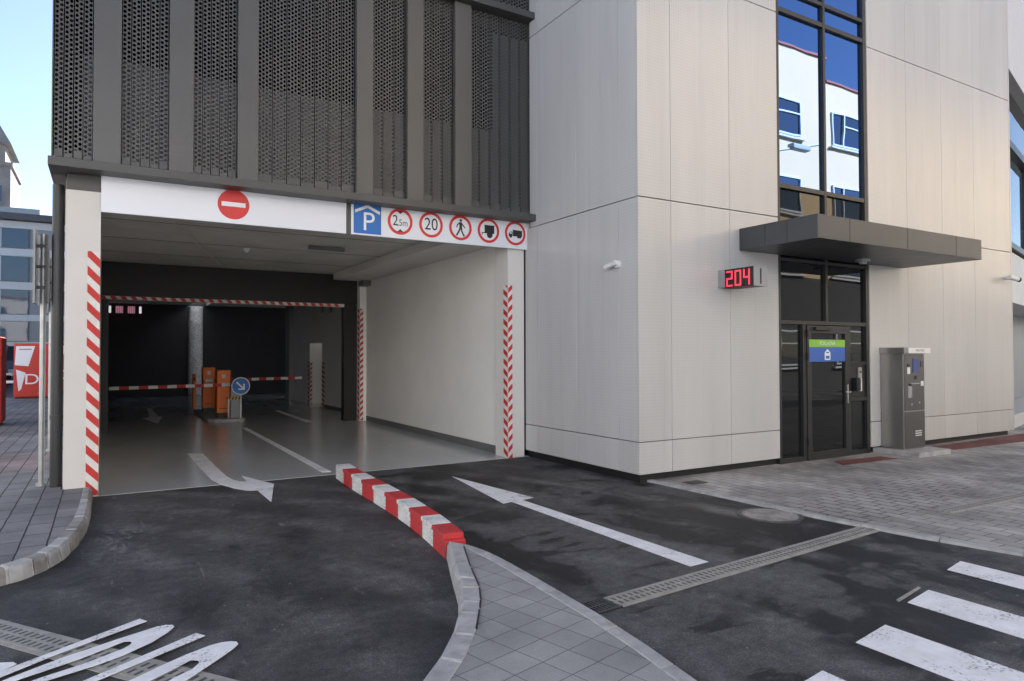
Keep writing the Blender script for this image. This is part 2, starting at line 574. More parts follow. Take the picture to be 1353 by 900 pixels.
def marking(name, pts, mat=ROADW, z=0.004):
    mb = MB()
    mb.prism(pts, F0, z - 0.003, z)
    return mb.build(name, mat, road)


# straight lane arrow towards the garage
marking('lane_arrow', [(3.910, 3.879), (4.117, 3.889), (4.065, 6.612), (4.240, 6.648), (4.035, 8.364), (3.790, 6.560), (3.915, 6.590)], z=0.005)
# pedestrian crossing
for x0, x1, y in ((5.515, 5.83, 2.86), (4.570, 4.935, 2.63), (3.690, 4.080, 2.43), (2.800, 3.215, 2.25)):
    marking('crossing_stripe', [(x0, y - 0.05), (x1, y + 0.01), (x1 - 0.02, y - 3.4), (x0 - 0.02, y - 3.4)], z=0.005)
marking('worn_line', [(4.53, 2.615), (4.55, 2.645), (4.945, 2.715), (4.935, 2.69)], DRAINC, z=0.005)
# lettering along the exit lane
LET = {
    'road_letter_stem': [(0.203, 4.86), (0.238, 4.793), (-0.208, 4.522), (-0.441, 4.349), (-0.645, 4.212), (-0.9, 4.05), (-0.92, 4.11),
                         (-0.656, 4.282), (-0.449, 4.421), (-0.374, 4.476)],
    'road_letter_foot': [(-0.463, 4.555), (-0.403, 4.527), (-0.385, 4.49), (-0.44, 4.435), (-0.50, 4.40), (-0.605, 4.435), (-0.631, 4.618)],
    'road_letter_arch': [(-0.571, 4.188), (-0.392, 4.321), (-0.179, 4.456), (-0.049, 4.516), (0.081, 4.579), (0.219, 4.637), (0.290, 4.668),
                         (0.335, 4.668), (0.367, 4.647), (0.376, 4.622), (0.368, 4.596), (0.333, 4.536), (0.248, 4.433), (0.095, 4.312),
                         (-0.028, 4.255), (-0.224, 4.19), (-0.428, 4.081), (-0.482, 4.114), (-0.274, 4.232), (-0.089, 4.304), (0.024, 4.368),
                         (0.106, 4.416), (0.140, 4.455), (0.150, 4.486), (0.138, 4.512), (0.109, 4.523), (0.043, 4.478), (-0.099, 4.389),
                         (-0.349, 4.276), (-0.524, 4.16)],
}
for nm, pts in LET.items():
    marking(nm, pts, z=0.015)
marking('road_letter_stem', [(0.476, 4.44), (0.518, 4.371), (0.007, 4.067), (-0.202, 3.946), (-0.6, 3.71), (-0.655, 3.745), (-0.257, 3.978), (-0.051, 4.102)], z=0.015)
marking('road_letter_arch', [(-0.04, 3.869), (0.156, 3.991), (0.283, 4.08), (0.399, 4.151), (0.521, 4.21), (0.585, 4.222), (0.635, 4.210), (0.662, 4.185),
                             (0.664, 4.150), (0.640, 4.110), (0.599, 4.063), (0.51, 3.969), (0.388, 3.845), (0.233, 3.704), (0.163, 3.747),
                             (0.313, 3.883), (0.406, 3.943), (0.449, 4.006), (0.444, 4.043), (0.409, 4.064), (0.34, 4.008), (0.23, 3.928), (0.054, 3.812)], z=0.015)

# plaza pavement with a curved granite kerb
KO = [(-0.098, 9.365), (-0.100, 8.80), (-0.103, 8.15), (-0.124, 7.543), (-0.181, 7.019), (-0.262, 6.612), (-0.372, 6.342), (-0.498, 6.170),
      (-0.70, 6.03), (-1.0, 5.93), (-1.5, 5.86), (-2.2, 5.83), (-3.2, 5.80)]
KI = [(-0.198, 9.365), (-0.200, 8.80), (-0.210, 8.15), (-0.238, 7.58), (-0.292, 7.08), (-0.366, 6.70), (-0.462, 6.44), (-0.575, 6.29),
      (-0.76, 6.15), (-1.03, 6.05), (-1.52, 5.98), (-2.2, 5.95), (-3.2, 5.92)]
m = MB()
m.prism(KI + [(-60, 5.9), (-60, 31.0), (-0.42, 31.0), (-0.42, 9.365)], F0, -0.05, 0.115)
plaza = struct(m.build('plaza_pavement', PAVL))
m = MB()
m.box(-9.0, -0.5, 11.1, 13.0, 0.10, 0.119)
m.build('pinkish_paving_band', PAVPINK, plaza)


def lerp2(P, t):
    t = max(0, min(len(P) - 1.0001, t))
    i = int(t)
    f = t - i
    return (P[i][0] + (P[i + 1][0] - P[i][0]) * f, P[i][1] + (P[i + 1][1] - P[i][1]) * f)


def kerb_run(PO, PI, cuts, z, parent, mats, gap=0.035, sub=4, slope=0.035, mort=True):
    for a, b in zip(cuts, cuts[1:]):
        a2, b2 = a + gap, b - gap
        mb = MB()
        ts = [a2 + (b2 - a2) * k / sub for k in range(sub + 1)]
        rings = []
        for t in ts:
            o, i = Vector((*lerp2(PO, t), 0)), Vector((*lerp2(PI, t), 0))
            d = (i - o).normalized()
            rings.append([o, o + d * slope * 0.3 + Vector((0, 0, z - 0.03)), o + d * slope + Vector((0, 0, z)), i + Vector((0, 0, z)), i])
        i0 = len(mb.v)
        for r in rings:
            mb.v += r
        for k in range(sub):
            for q in range(5):
                p = (q + 1) % 5
                mb.f.append((i0 + k * 5 + q, i0 + (k + 1) * 5 + q, i0 + (k + 1) * 5 + p, i0 + k * 5 + p))
                mb.m.append(0)
        mb.f.append(tuple(i0 + q for q in range(5)))
        mb.f.append(tuple(i0 + sub * 5 + q for q in range(4, -1, -1)))
        mb.m += [0, 0]
        mb.build('kerb_stone', random.choice(mats), parent, bevel=0.006)
        if mort and b < cuts[-1]:
            mb = MB()
            o0, i0_ = Vector((*lerp2(PO, b - gap), 0)), Vector((*lerp2(PI, b - gap), 0))
            o1, i1 = Vector((*lerp2(PO, b + gap), 0)), Vector((*lerp2(PI, b + gap), 0))
            pts = []
            for o, i in ((o0, i0_), (o1, i1)):
                d = (i - o).normalized()
                pts.append([o + d * 0.012, o + d * (slope + 0.004) + Vector((0, 0, z - 0.007)), i + Vector((0, 0, z - 0.007)), i])
            mb.v += pts[0] + pts[1]
            for q in range(4):
                p = (q + 1) % 4
                mb.f.append((q, 4 + q, 4 + p, p))
                mb.m.append(0)
            mb.build('kerb_joint', MORT, parent)


kerb_run(KO, KI, [0, 1.35, 2.75, 3.75, 4.5, 5.15, 5.8, 6.5, 7.4, 8.4, 9.4, 10.2, 11.0, 11.99], 0.122, plaza, [KERB, KERBL, KERBL], 0.05)

# traffic island: kerb on the lane side, grey pavers, flush kerb band on the other
IO = [(2.402, 5.090), (2.170, 4.501), (2.009, 4.077), (1.905, 3.860), (1.843, 3.741), (1.675, 3.475), (1.482, 3.226), (1.25, 2.98), (0.95, 2.72), (0.55, 2.45), (0.0, 2.2)]
II = [(2.475, 4.930), (2.262, 4.390), (2.118, 3.985), (2.015, 3.770), (1.945, 3.650), (1.775, 3.375), (1.575, 3.110), (1.33, 2.85), (1.02, 2.58), (0.61, 2.31), (0.05, 2.06)]
RO = [(2.402, 5.090), (2.50, 4.93), (2.555, 4.70), (2.565, 4.40), (2.540, 3.80), (2.508, 3.20), (2.452, 2.70), (2.388, 2.30), (2.25, 1.6), (2.0, 0.6)]
RI = [(2.440, 4.90), (2.455, 4.80), (2.462, 4.62), (2.462, 4.36), (2.435, 3.78), (2.405, 3.20), (2.350, 2.70), (2.285, 2.30), (2.145, 1.6), (1.89, 0.6)]
m = MB()
m.prism(II + [(0.05, 0.6), (1.89, 0.6)] + RI[::-1][1:-1], F0, -0.02, 0.128)
isle = struct(m.build('traffic_island', PAVI))
kerb_run(IO, II, [0, 1.62, 2.15, 3.35, 4.3, 5.25, 6.2, 7.2, 8.2, 9.2, 9.99], 0.135, isle, [KERB], 0.03)
for k in range(0, 5):
    q = [lerp2(II, k + 0.12), lerp2(II, k + 0.98)]
    d_ = (Vector(q[1]) - Vector(q[0])).normalized() * 0.005
    MB().prism([(q[0][0] - d_.y, q[0][1] + d_.x), (q[1][0] - d_.y, q[1][1] + d_.x), (q[1][0] + d_.y, q[1][1] - d_.x), (q[0][0] + d_.y, q[0][1] - d_.x)], F0, 0.12, 0.1362).build('joint_shadow_strip', BLACK, isle)  # thin black strip laid on top as the shadow in the joint
kerb_run(RO, RI, [0, 2.2, 4.2, 5.4, 6.5, 7.5, 8.3, 8.99], 0.134, isle, [KERB], 0.008, slope=0.015)

# flush entrance pavement along the white building
PB = [(6.00, 6.75), (6.026, 6.516), (6.07, 5.4), (6.118, 4.254), (6.23, 3.4), (6.40, 2.67), (6.75, 1.9), (7.4, 1.2), (8.6, 0.7), (11, 0.4), (16, 0.2), (45, 0.0)]
PBI = [(6.10, 6.75), (6.126, 6.52), (6.17, 5.4), (6.218, 4.27), (6.33, 3.43), (6.495, 2.71), (6.83, 1.97), (7.45, 1.29), (8.63, 0.80), (11, 0.50), (16, 0.30), (45, 0.10)]
m = MB()
m.prism(PBI + [(45, 16), (15.0, 16), (15.0, 6.75)], F0, -0.05, 0.020)
pav = struct(m.build('entrance_pavement', PAVR))
kerb_run(PB, PBI, [0, 1.6, 2.5, 3.4, 4.2, 5.0, 6.0, 7.0, 8.0, 9.0, 10.0, 10.99], 0.026, pav, [KERB], 0.004, slope=0.01, mort=False)
m = MB()
m.prism([(6.27, 3.93), (6.24, 4.72), (7.6, 5.02), (9.2, 5.1), (9.0, 4.3), (7.6, 3.96)], F0, 0.010, 0.024)
m.build('cobble_strip', PAVD, pav)
m = MB()
m.prism([(9.45, 6.40), (10.5, 6.32), (10.5, 6.06), (9.25, 6.12)], F0, 0.010, 0.028)
m.build('red_paving_inset', PAVRED, pav)
m = MB()
m.prism([(12.3, 6.50), (16.5, 6.62), (24, 6.9), (24, 6.2), (16.5, 5.95), (12.3, 6.12)], F0, 0.010, 0.028)
m.build('red_paving_inset', PAVRED, pav)


def drain(label, p0, p1, w, z, iron_len=0.0, bars=40):
    p0, p1 = Vector((*p0, 0)), Vector((*p1, 0))
    L = (p1 - p0).length
    u = (p1 - p0).normalized()
    fr = Fr((p0.x, p0.y, z), u, Vector((0, 0, 1)).cross(u))
    t = thing('drain_channel', label, 'drain', (p0.x, p0.y, z), 'drain channels set across the paving')
    a = iron_len
    mb = MB()
    mb.prism([(a, -w / 2), (L, -w / 2), (L, w / 2), (a, w / 2)], fr, -0.02, 0.004)
    mb.build('channel', DRAINC, t)
    mb = MB()
    mb.prism([(a, -w * 0.36), (L, -w * 0.36), (L, w * 0.36), (a, w * 0.36)], fr, 0.0, 0.007)
    k = a + 0.04
    while k < L - 0.04:
        for s in (-1, 1):
            c = s * w * 0.17
            mb.prism([(k - 0.009, c - w * 0.11), (k + 0.009, c - w * 0.11), (k + 0.009, c + w * 0.11), (k - 0.009, c + w * 0.11)], fr, 0.006, 0.0085, 1)
        k += 0.052
    mb.build('grating', [DRAINC, IRON], t)
    if a:
        mb = MB()
        mb.prism([(0, -w / 2), (a - 0.006, -w / 2), (a - 0.006, w / 2), (0, w / 2)], fr, -0.02, 0.005, 1)
        k = 0.02
        while k < a - 0.02:
            mb.prism([(k - 0.007, -w * 0.42), (k + 0.007, -w * 0.42), (k + 0.007, w * 0.42), (k - 0.007, w * 0.42)], fr, 0.004, 0.011, 0)
            k += 0.028
        for s in (-0.46, 0.0, 0.46):
            mb.prism([(0, w * s - 0.006), (a - 0.006, w * s - 0.006), (a - 0.006, w * s + 0.006), (0, w * s + 0.006)], fr, 0.004, 0.012, 0)
        mb.build('iron_grate', [IRON, BLACK], t)
    return t


drain('pale drain channel across the asphalt with a dark iron end at the island', (2.53, 3.56), (6.40, 3.855), 0.20, 0.0, 0.38)
drain('pale drain channel running under the painted road lettering', (-1.2, 6.07), (0.62, 3.48), 0.225, 0.0)
drain('pale drain channel set in the paving before the ticket machine', (7.40, 3.80), (10.6, 3.74), 0.17, 0.022)

# manhole cover
t = thing('manhole_cover', 'round ribbed steel manhole cover in the dark asphalt', 'manhole', (5.84, 4.68, 0))
m = MB()
m.ring(F0, 5.84, 4.68, 0.275, 0.32, -0.01, 0.008)
m.build('rim', IRON, t)
m = MB()
m.disc(F0, 5.84, 4.68, 0.274, -0.01, 0.006)
for i in range(-5, 6):
    for j in range(-5, 6):
        x, y = i * 0.048, j * 0.048
        if x * x + y * y < 0.062:
            m.prism([(5.84 + x - 0.015, 4.68 + y - 0.008), (5.84 + x + 0.015, 4.68 + y - 0.008), (5.84 + x + 0.015, 4.68 + y + 0.008), (5.84 + x - 0.015, 4.68 + y + 0.008)], F0, 0.005, 0.010)
m.build('lid', KERBL, t)
t = thing('drain_cover', 'small square metal cover in paving beside the white corner', 'cover', (6.42, 6.28, 0.02))
m = MB()
m.box(6.29, 6.55, 6.18, 6.38, 0.012, 0.026)
m.build('rim', IRON, t)
m = MB()
m.box(6.31, 6.53, 6.20, 6.36, 0.012, 0.029)
m.build('lid', BLACK, t)

# curved row of red and white kerb blocks
BL = [(2.660, 9.06), (2.628, 8.62), (2.606, 8.20), (2.592, 7.78), (2.582, 7.36), (2.566, 6.94), (2.542, 6.52), (2.510, 6.12), (2.470, 5.74), (2.422, 5.40), (2.370, 5.055)]
ORD = ['first', 'second', 'third', 'fourth', 'fifth']
for k in range(10):
    a, b = Vector((*BL[k], 0)), Vector((*BL[k + 1], 0))
    u = (b - a).normalized()
    n = Vector((0, 0, 1)).cross(u)            # to the +X side
    L = (b - a).length
    w, h, st = 0.185, 0.185, 0.05
    fr = Fr((a.x, a.y, 0), u, n)
    white = k % 2 == 0
    col = 'white' if white else 'red'
    lab = (f'{ORD[k // 2]} {col} kerb block from the garage end of the curved row')
    mb = MB()
    lo, hi = 0.003, L - 0.003
    side = Fr((a.x, a.y, 0), u, (0, 0, 1))         # side profile, pushed out across the width
    z1 = h - 0.045
    prof = [(lo, 0), (hi, 0), (hi, z1), (hi - 0.055, z1), (hi - 0.055, h), (lo - (0.048 if k else 0), h), (lo - (0.048 if k else 0), z1 + 0.003), (lo, z1 + 0.003)]
    mb.prism(prof, side, -w, 0.0)
    o = mb.build('kerb_block', BLKW if white else BLKR, None, bevel=0.009)
    rebase(o, (a.x, a.y, 0))
    tag(o, lab, 'kerb block', 'red and white kerb blocks between the lanes')

# ------------------------------------------------------------------ parking garage
YG = 9.365
gar = thing('parking_garage', 'dark bronze garage with perforated facade above its wide vehicle entrance', 'garage', (2.7, YG, 0))

m = MB()
m.box(-0.06, 12, YG, 30.0, -0.05, 0.006)
gfloor = struct(m.build('garage_floor', EPOXY))


def gmark(name, pts, mat=DULLW):
    mb = MB()
    mb.prism(pts, F0, 0.005, 0.0105)
    return mb.build(name, mat, gfloor)


gmark('turn_arrow', [(1.205, 12.565), (1.421, 12.432), (1.420, 10.9), (1.432, 9.95), (1.47, 9.60), (1.54, 9.42), (1.60, 9.40), (1.615, 9.87), (1.862, 9.03), (1.612, 7.96),
                     (1.608, 8.72), (1.50, 8.78), (1.38, 9.02), (1.28, 9.38), (1.225, 9.8), (1.205, 10.8)], ROADW)
gmark('lane_line', [(2.655, 16.4), (2.765, 16.4), (2.745, 9.57), (2.625, 9.60)], ROADW)
gmark('floor_arrow', [(1.14, 23.7), (1.26, 23.7), (1.25, 20.6), (1.34, 20.4), (1.12, 18.45), (0.86, 20.1), (1.03, 20.4)])
gmark('lane_line', [(4.30, 20.8), (4.42, 20.8), (4.38, 16.9), (4.20, 16.8)])

# entrance pillars
pl = MB().box(-0.395, -0.047, YG, 9.80, 0.0, 3.56).build('pillar', PLAST, gar)
MB().box(-0.385, -0.052, YG + 0.01, 9.79, 3.562, 3.80).build('pillar_head', BEAMM, gar)
pr = MB().box(5.502, 5.80, YG, 9.77, 0.0, 3.62).build('pillar', PLAST, gar)


def clipz(pts, lo, hi):
    for sgn, lim in ((1, lo), (-1, hi)):
        out = []
        for k in range(len(pts)):
            p, q = pts[k], pts[(k + 1) % len(pts)]
            ip, iq = sgn * (p[1] - lim) >= 0, sgn * (q[1] - lim) >= 0
            if ip:
                out.append(p)
            if ip != iq:
                f = (lim - p[1]) / (q[1] - p[1])
                out.append((p[0] + (q[0] - p[0]) * f, lim))
        pts = out
        if not pts:
            return []
    return pts


def stripes(mb, fr, w, z0, z1, pitch, drop, m_red=1, phase=0.0):
    """White band of width w with red slanted bars; drop is the height lost from a=0 to a=w."""
    mb.prism([(0, z0), (w, z0), (w, z1), (0, z1)], fr, 0.0, 0.003, 0)
    z = z0 - pitch * 2 - abs(drop) + phase
    while z < z1 + pitch + abs(drop):
        q = clipz([(0, z), (w, z - drop), (w, z - drop + pitch * 0.5), (0, z + pitch * 0.5)], z0, z1)
        if len(q) >= 3:
            mb.prism(q, fr, 0.003, 0.0045, m_red)
        z += pitch


HZ = [STRIPW, STRIPR]
mb = MB()
stripes(mb, front(YG - 0.002, -0.175), 0.127, 0.02, 2.86, 0.208, 0.135)
mb.build('hazard_strip', HZ, pl)
mb = MB()
stripes(mb, front(YG - 0.002, 5.503), 0.075, 0.0, 2.74, 0.158, -0.075)
stripes(mb, Fr((5.500, YG + 0.135, 0), (0, -1, 0), (0, 0, 1)), 0.132, 0.0, 2.74, 0.158, 0.075)
mb.build('hazard_strip', HZ, pr)

# hall behind the entrance: wall, skirting, ceiling, bulkhead
MB().box(5.60, 5.80, 9.772, 16.5, 0.0, 3.62).build('side_wall', GARW, gar)
MB().box(5.585, 5.5995, 9.775, 16.45, 0.006, 0.13).build('skirting', SKIRT, gar)
fp = MB().box(5.437, 5.80, 16.502, 16.9, 0.0, 3.62).build('pillar', GARW, gar)
mb = MB()
stripes(mb, front(16.5, 5.438), 0.085, 0.02, 2.78, 0.146, -0.07)
stripes(mb, Fr((5.435, 16.66, 0), (0, -1, 0), (0, 0, 1)), 0.158, 0.02, 2.78, 0.146, 0.07)
mb.build('hazard_strip', HZ, fp)
m = MB().box(-0.4, 12.0, 9.62, 25.5, 3.62, 3.86).box(-0.4, 2.88, 25.5, 30.0, 3.62, 3.86).box(3.52, 12.0, 25.5, 30.0, 3.62, 3.86)  # gap is an added light well in front of the column
cl = m.build('ceiling', CEIL, gar)
for y in (11.4, 13.2, 15.0):
    MB().box(-0.05, 4.765, y, y + 0.012, 3.614, 3.6195).build('ceiling_joint', SKIRT, cl)
MB().box(4.77, 5.598, 9.64, 16.49, 3.46, 3.618).build('bulkhead', PLAST, gar)
MB().box(5.40, 5.598, 16.15, 16.50, 3.33, 3.459).build('bulkhead_cap', SKIRT, gar)
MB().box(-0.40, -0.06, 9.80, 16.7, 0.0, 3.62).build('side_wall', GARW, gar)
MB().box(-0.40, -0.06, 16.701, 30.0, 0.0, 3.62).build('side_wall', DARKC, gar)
MB().cyl((0.9, 11.2, 3.585), (2.15, 16.0, 3.595), 0.016).build('conduit', CEIL, gar, smooth=True)
m = MB().cyl((2.25, 13.4, 3.615), (2.25, 13.4, 3.57), 0.07, 0.05).cyl((2.25, 13.4, 3.57), (2.25, 13.4, 3.54), 0.035)
m.build('smoke_detector', WHITEP, gar, smooth=True)
m = MB().box(3.15, 3.8, 12.4, 12.5, 3.55, 3.6)
m.build('ceiling_lamp', SKIRT, gar, bevel=0.01)

# roller shutter frame half way in
MB().box(-0.058, 5.436, 16.70, 16.95, 2.90, 3.618).build('shutter_box', DARKM, gar, bevel=0.01)
MB().box(5.105, 5.433, 16.72, 16.93, 0.0, 2.899).build('shutter_guide', DARKM, gar)
MB().box(-0.058, 0.075, 16.72, 16.93, 0.0, 2.899).build('shutter_guide', DARKM, gar)
mb = MB()
fr = front(16.695, -0.05)
mb.prism([(0, 2.82), (5.15, 2.82), (5.15, 2.895), (0, 2.895)], fr, -0.22, 0.003, 0)
x = 0.0
while x < 5.1:
    mb.prism([(x, 2.822), (x + 0.095, 2.822), (x + 0.045, 2.893), (x - 0.05 if x > 0.05 else 0.0, 2.893)], fr, 0.003, 0.0045, 1)
    x += 0.19
mb.build('warning_bar', HZ, gar)
MB().tube([(5.09, 16.71, 2.82), (5.085, 16.71, 2.3), (5.05, 16.71, 1.9), (5.08, 16.71, 1.45), (5.11, 16.72, 1.40)], 0.012).build('shutter_cable', BLACK, gar, smooth=True)
for x in (4.62, 4.82):
    MB().box(x, x + 0.05, 16.9, 16.95, 2.68, 2.82).build('shutter_sensor', BLACK, gar)

# deeper hall: niche wall, back wall, added light well and column for the glint
m = MB()
m.box(5.90, 6.05, 16.91, 21.6, 0, 3.62)
m.box(5.90, 6.05, 21.6, 23.1, 2.02, 3.62)
m.box(5.90, 6.05, 23.1, 25.4, 0, 3.62)
m.box(6.05, 6.6, 23.1, 23.2, 0, 2.02)
m.box(6.05, 6.6, 21.5, 21.6, 0, 2.02)
m.box(6.6, 6.7, 21.5, 23.2, 0, 2.02)
iw = m.build('side_wall', GARW, gar)
mb = MB()
stripes(mb, Fr((5.898, 23.32, 0), (0, -1, 0), (0, 0, 1)), 0.215, 0.01, 1.40, 0.146, 0.08)
stripes(mb, front(23.098, 5.90), 0.08, 0.01, 1.40, 0.146, -0.08)
mb.build('hazard_strip', HZ, iw)
mb = MB()
stripes(mb, Fr((5.898, 21.6, 0), (0, -1, 0), (0, 0, 1)), 0.30, 0.01, 1.40, 0.146, 0.08)
mb.build('hazard_strip', HZ, iw)
MB().box(5.885, 5.8995, 16.92, 21.25, 0.006, 0.10).build('skirting', SKIRT, iw)
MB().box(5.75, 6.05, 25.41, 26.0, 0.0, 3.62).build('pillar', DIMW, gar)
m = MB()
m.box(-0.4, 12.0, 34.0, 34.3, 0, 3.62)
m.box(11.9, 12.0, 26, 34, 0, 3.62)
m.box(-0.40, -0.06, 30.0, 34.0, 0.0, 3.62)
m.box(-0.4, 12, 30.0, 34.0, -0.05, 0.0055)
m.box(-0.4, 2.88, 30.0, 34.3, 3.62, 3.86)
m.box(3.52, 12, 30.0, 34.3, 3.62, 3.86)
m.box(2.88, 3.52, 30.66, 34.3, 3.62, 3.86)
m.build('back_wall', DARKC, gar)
MB().cyl((3.2, 30.62, 0.0), (3.2, 30.62, 3.61), 0.27, n=40).build('glint_column', STONE, gar, smooth=True)  # added column catches the light well's glow in place of the glint
MB().box(-0.05, 11.9, 30.64, 31.0, 0.0, 3.62).build('dark_backing_wall', VOID, gar)  # added near-black wall keeps the glow to the column
for x0, x1, mt in ((0.05, 0.21, LITW), (0.36, 0.60, LITR), (0.76, 1.00, LITR), (1.14, 1.22, LITW)):
    w = MB().box(x0, x1, 29.9, 29.95, 3.24, 3.50).build('lit_slot', mt, gar)
    if mt is LITR:
        for k in range(4):
            MB().box(x0 + 0.02 + k * 0.06, x0 + 0.04 + k * 0.06, 29.88, 29.899, 3.24, 3.50).build('slot_bar', STRIPW, w)

# upper storeys: floor slab edge, beam, decks, roof
MB().box(-0.06, 5.80, 9.40, 9.615, 3.40, 3.62).build('entrance_lintel', BEAMM, gar)
MB().box(-0.552, 6.06, 9.03, 9.40, 3.745, 3.845).build('facade_beam', BEAMM, gar, bevel=0.004)
MB().box(-0.552, -0.40, 9.401, 30.0, 3.745, 3.845).build('side_beam', BEAMM, gar, bevel=0.004)
MB().box(-0.50, 6.05, 9.05, 9.40, 6.96, 7.06).build('floor_ledge', BEAMM, gar)
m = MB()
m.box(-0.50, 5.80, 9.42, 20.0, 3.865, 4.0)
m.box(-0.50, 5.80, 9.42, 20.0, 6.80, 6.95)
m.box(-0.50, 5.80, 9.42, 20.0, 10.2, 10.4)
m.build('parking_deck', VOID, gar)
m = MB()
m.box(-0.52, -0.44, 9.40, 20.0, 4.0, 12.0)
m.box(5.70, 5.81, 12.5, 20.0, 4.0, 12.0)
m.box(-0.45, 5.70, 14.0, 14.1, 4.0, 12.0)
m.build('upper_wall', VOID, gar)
MB().box(-0.54, 6.0, 9.05, 20.3, 12.0, 12.3).build('roof', BEAMM, gar)
MB().box(-0.53, 12.0, 20.05, 20.25, 3.87, 11.99).build('bounce_rear_wall', SIGNW, gar)  # added white wall, bounces sun down into the light well
MB().box(-0.245, 5.98, 9.318, 9.38, 3.87, 5.14).build('parapet', PARAP, gar)
MB().box(5.20, 5.98, 9.318, 9.38, 5.141, 6.70).build('parapet', PARAP, gar)
STR = [(-0.515, -0.136, 4), (0.153, 0.648, 5), (0.925, 1.425, 5), (1.682, 2.964, 7), (3.214, 3.713, 3), (3.972, 4.475, 3), (4.755, 6.032, 7)]


def perf_panel(x0, x1, z0, z1, y=9.25):
    """One folded sheet: flat perforated face with its two edges bent back."""
    mb = MB()
    g, d = 0.006, 0.045
    a, b = x0 + g, x1 - g
    w = b - a
    n = max(1, round(w / 0.095))
    k = n * 0.095 / w
    mb.face([(a, y, z0), (b, y, z0), (b, y, z1), (a, y, z1)], 0, [(0, 0), (w * k, 0), (w * k, z1 - z0), (0, z1 - z0)])
    for p, q in (((a, y + d), (a, y)), ((b, y), (b, y + d))):
        mb.face([(p[0], p[1], z0), (q[0], q[1], z0), (q[0], q[1], z1), (p[0], p[1], z1)], 1)
    return mb.build('perforated_panel', [PERF, BRONZE], gar)


for x0, x1, n in STR:
    p = (x1 - x0) / n
    for k in range(n):
        perf_panel(x0 + p * k, x0 + p * (k + 1), 3.90 - (0.045 if k % 2 else 0.0), 6.945, 9.25 + (0.004 if k % 2 else 0))
    perf_panel(x0, x1, 7.075, 11.9)
for (a, b, _), (c, d, _) in zip(STR, STR[1:]):
    MB().box(b + 0.004, c - 0.004, 9.16, 9.26, 3.85, 6.945).build('fascia_panel', BRONZE, gar, bevel=0.006)
    MB().box(b + 0.004, c - 0.004, 9.16, 9.26, 7.075, 11.9).build('fascia_panel', BRONZE, gar, bevel=0.006)
MB().box(-0.53, -0.518, 9.2, 9.42, 3.85, 12.0).build('corner_trim', BRONZE, gar)
MB().cyl((-0.475, 9.62, 0.115), (-0.475, 9.62, 3.65), 0.062, n=20).cyl((-0.475, 9.62, 0.9), (-0.475, 9.62, 0.95), 0.068, n=20).build('downpipe', ANTHR, gar, smooth=True)
# unseen tall block added behind the hall to keep sun off plaza and slot
m = MB()
m.box(-0.5, 20.0, 34.35, 58.0, 0.0, 13.0)
rear = tag(rebase(m.build('sun_block_building', FARG), (9.7, 46, 0)), 'unseen grey block added behind the garage to hold off sun', 'building')

# ---- header boards with traffic signs
YS = 9.30
t = thing('entrance_board', 'long white board over the exit lane with one no entry sign', 'sign', (1.4, YS, 3.3))
MB().box(-0.046, 2.868, YS, YS + 0.045, 3.322, 3.835).build('board', SIGNW, t, bevel=0.003)
fs = front(YS, 0, 0)
d = MB().disc(fs, 1.405, 3.565, 0.19, 0.0005, 0.004).build('no_entry_disc', SIGNR, t)
MB().prism([(1.262, 3.537), (1.548, 3.537), (1.548, 3.593), (1.262, 3.593)], fs, 0.004, 0.006).build('white_bar', SIGNW, d)
MB().box(2.872, 2.932, YS + 0.003, YS + 0.04, 3.322, 3.83).build('divider', BEAMM, t)

t = thing('entrance_board', 'long white board over the entry lane with parking sign and five discs', 'sign', (4.4, YS, 3.3))
MB().box(2.936, 5.872, YS, YS + 0.045, 3.322, 3.81).build('board', SIGNW, t, bevel=0.003)
p = MB().prism([(2.972, 3.345), (3.372, 3.345), (3.372, 3.775), (2.972, 3.775)], fs, 0.0005, 0.004).build('parking_symbol', SIGNB, t)
MB().prism([(3.172, 3.755), (3.352, 3.672), (3.352, 3.628), (3.172, 3.711), (2.992, 3.628), (2.992, 3.672)], fs, 0.004, 0.006).build('roof_symbol', SIGNW, p)
text('P', fs, 3.185, 3.505, 0.255, SIGNW, 'letter', p, 0.006, 1.0)


def prohibition(cx, cz, r=0.19):
    mb = MB()
    mb.disc(fs, cx, cz, r * 0.80, 0.0005, 0.003, 0)
    mb.ring(fs, cx, cz, r * 0.79, r, 0.0005, 0.005, 1)
    return mb.build('prohibition_disc', [SIGNW, SIGNR], t)


Z0 = 3.565
p = prohibition(3.66, Z0)
text('2', fs, 3.585, Z0 + 0.005, 0.150, SIGNK, 'height_figure', p, 0.006, 0.85)
text(',5m', fs, 3.695, Z0 - 0.02, 0.095, SIGNK, 'height_figure', p, 0.006, 0.80)
MB().prism([(3.61, Z0 + 0.149), (3.71, Z0 + 0.149), (3.66, Z0 + 0.11)], fs, 0.005, 0.007).build('height_mark', SIGNK, p)
MB().prism([(3.61, Z0 - 0.149), (3.71, Z0 - 0.149), (3.66, Z0 - 0.11)], fs, 0.005, 0.007).build('height_mark', SIGNK, p)
p = prohibition(4.145, Z0)
text('20', fs, 4.145, Z0, 0.175, SIGNK, 'speed_figure', p, 0.006, 0.88)
p = prohibition(4.63, Z0)
c = 4.63
m = MB()
m.disc(fs, c + 0.004, Z0 + 0.112, 0.021, 0.003, 0.006, n=20)
m.prism([(c - 0.024, Z0 + 0.085), (c + 0.026, Z0 + 0.085), (c + 0.024, Z0 - 0.01), (c - 0.018, Z0 - 0.01)], fs, 0.003, 0.006)
m.prism([(c - 0.018, Z0), (c + 0.008, Z0 - 0.005), (c - 0.022, Z0 - 0.07), (c - 0.055, Z0 - 0.125), (c - 0.08, Z0 - 0.118), (c - 0.045, Z0 - 0.06)], fs, 0.003, 0.0061)
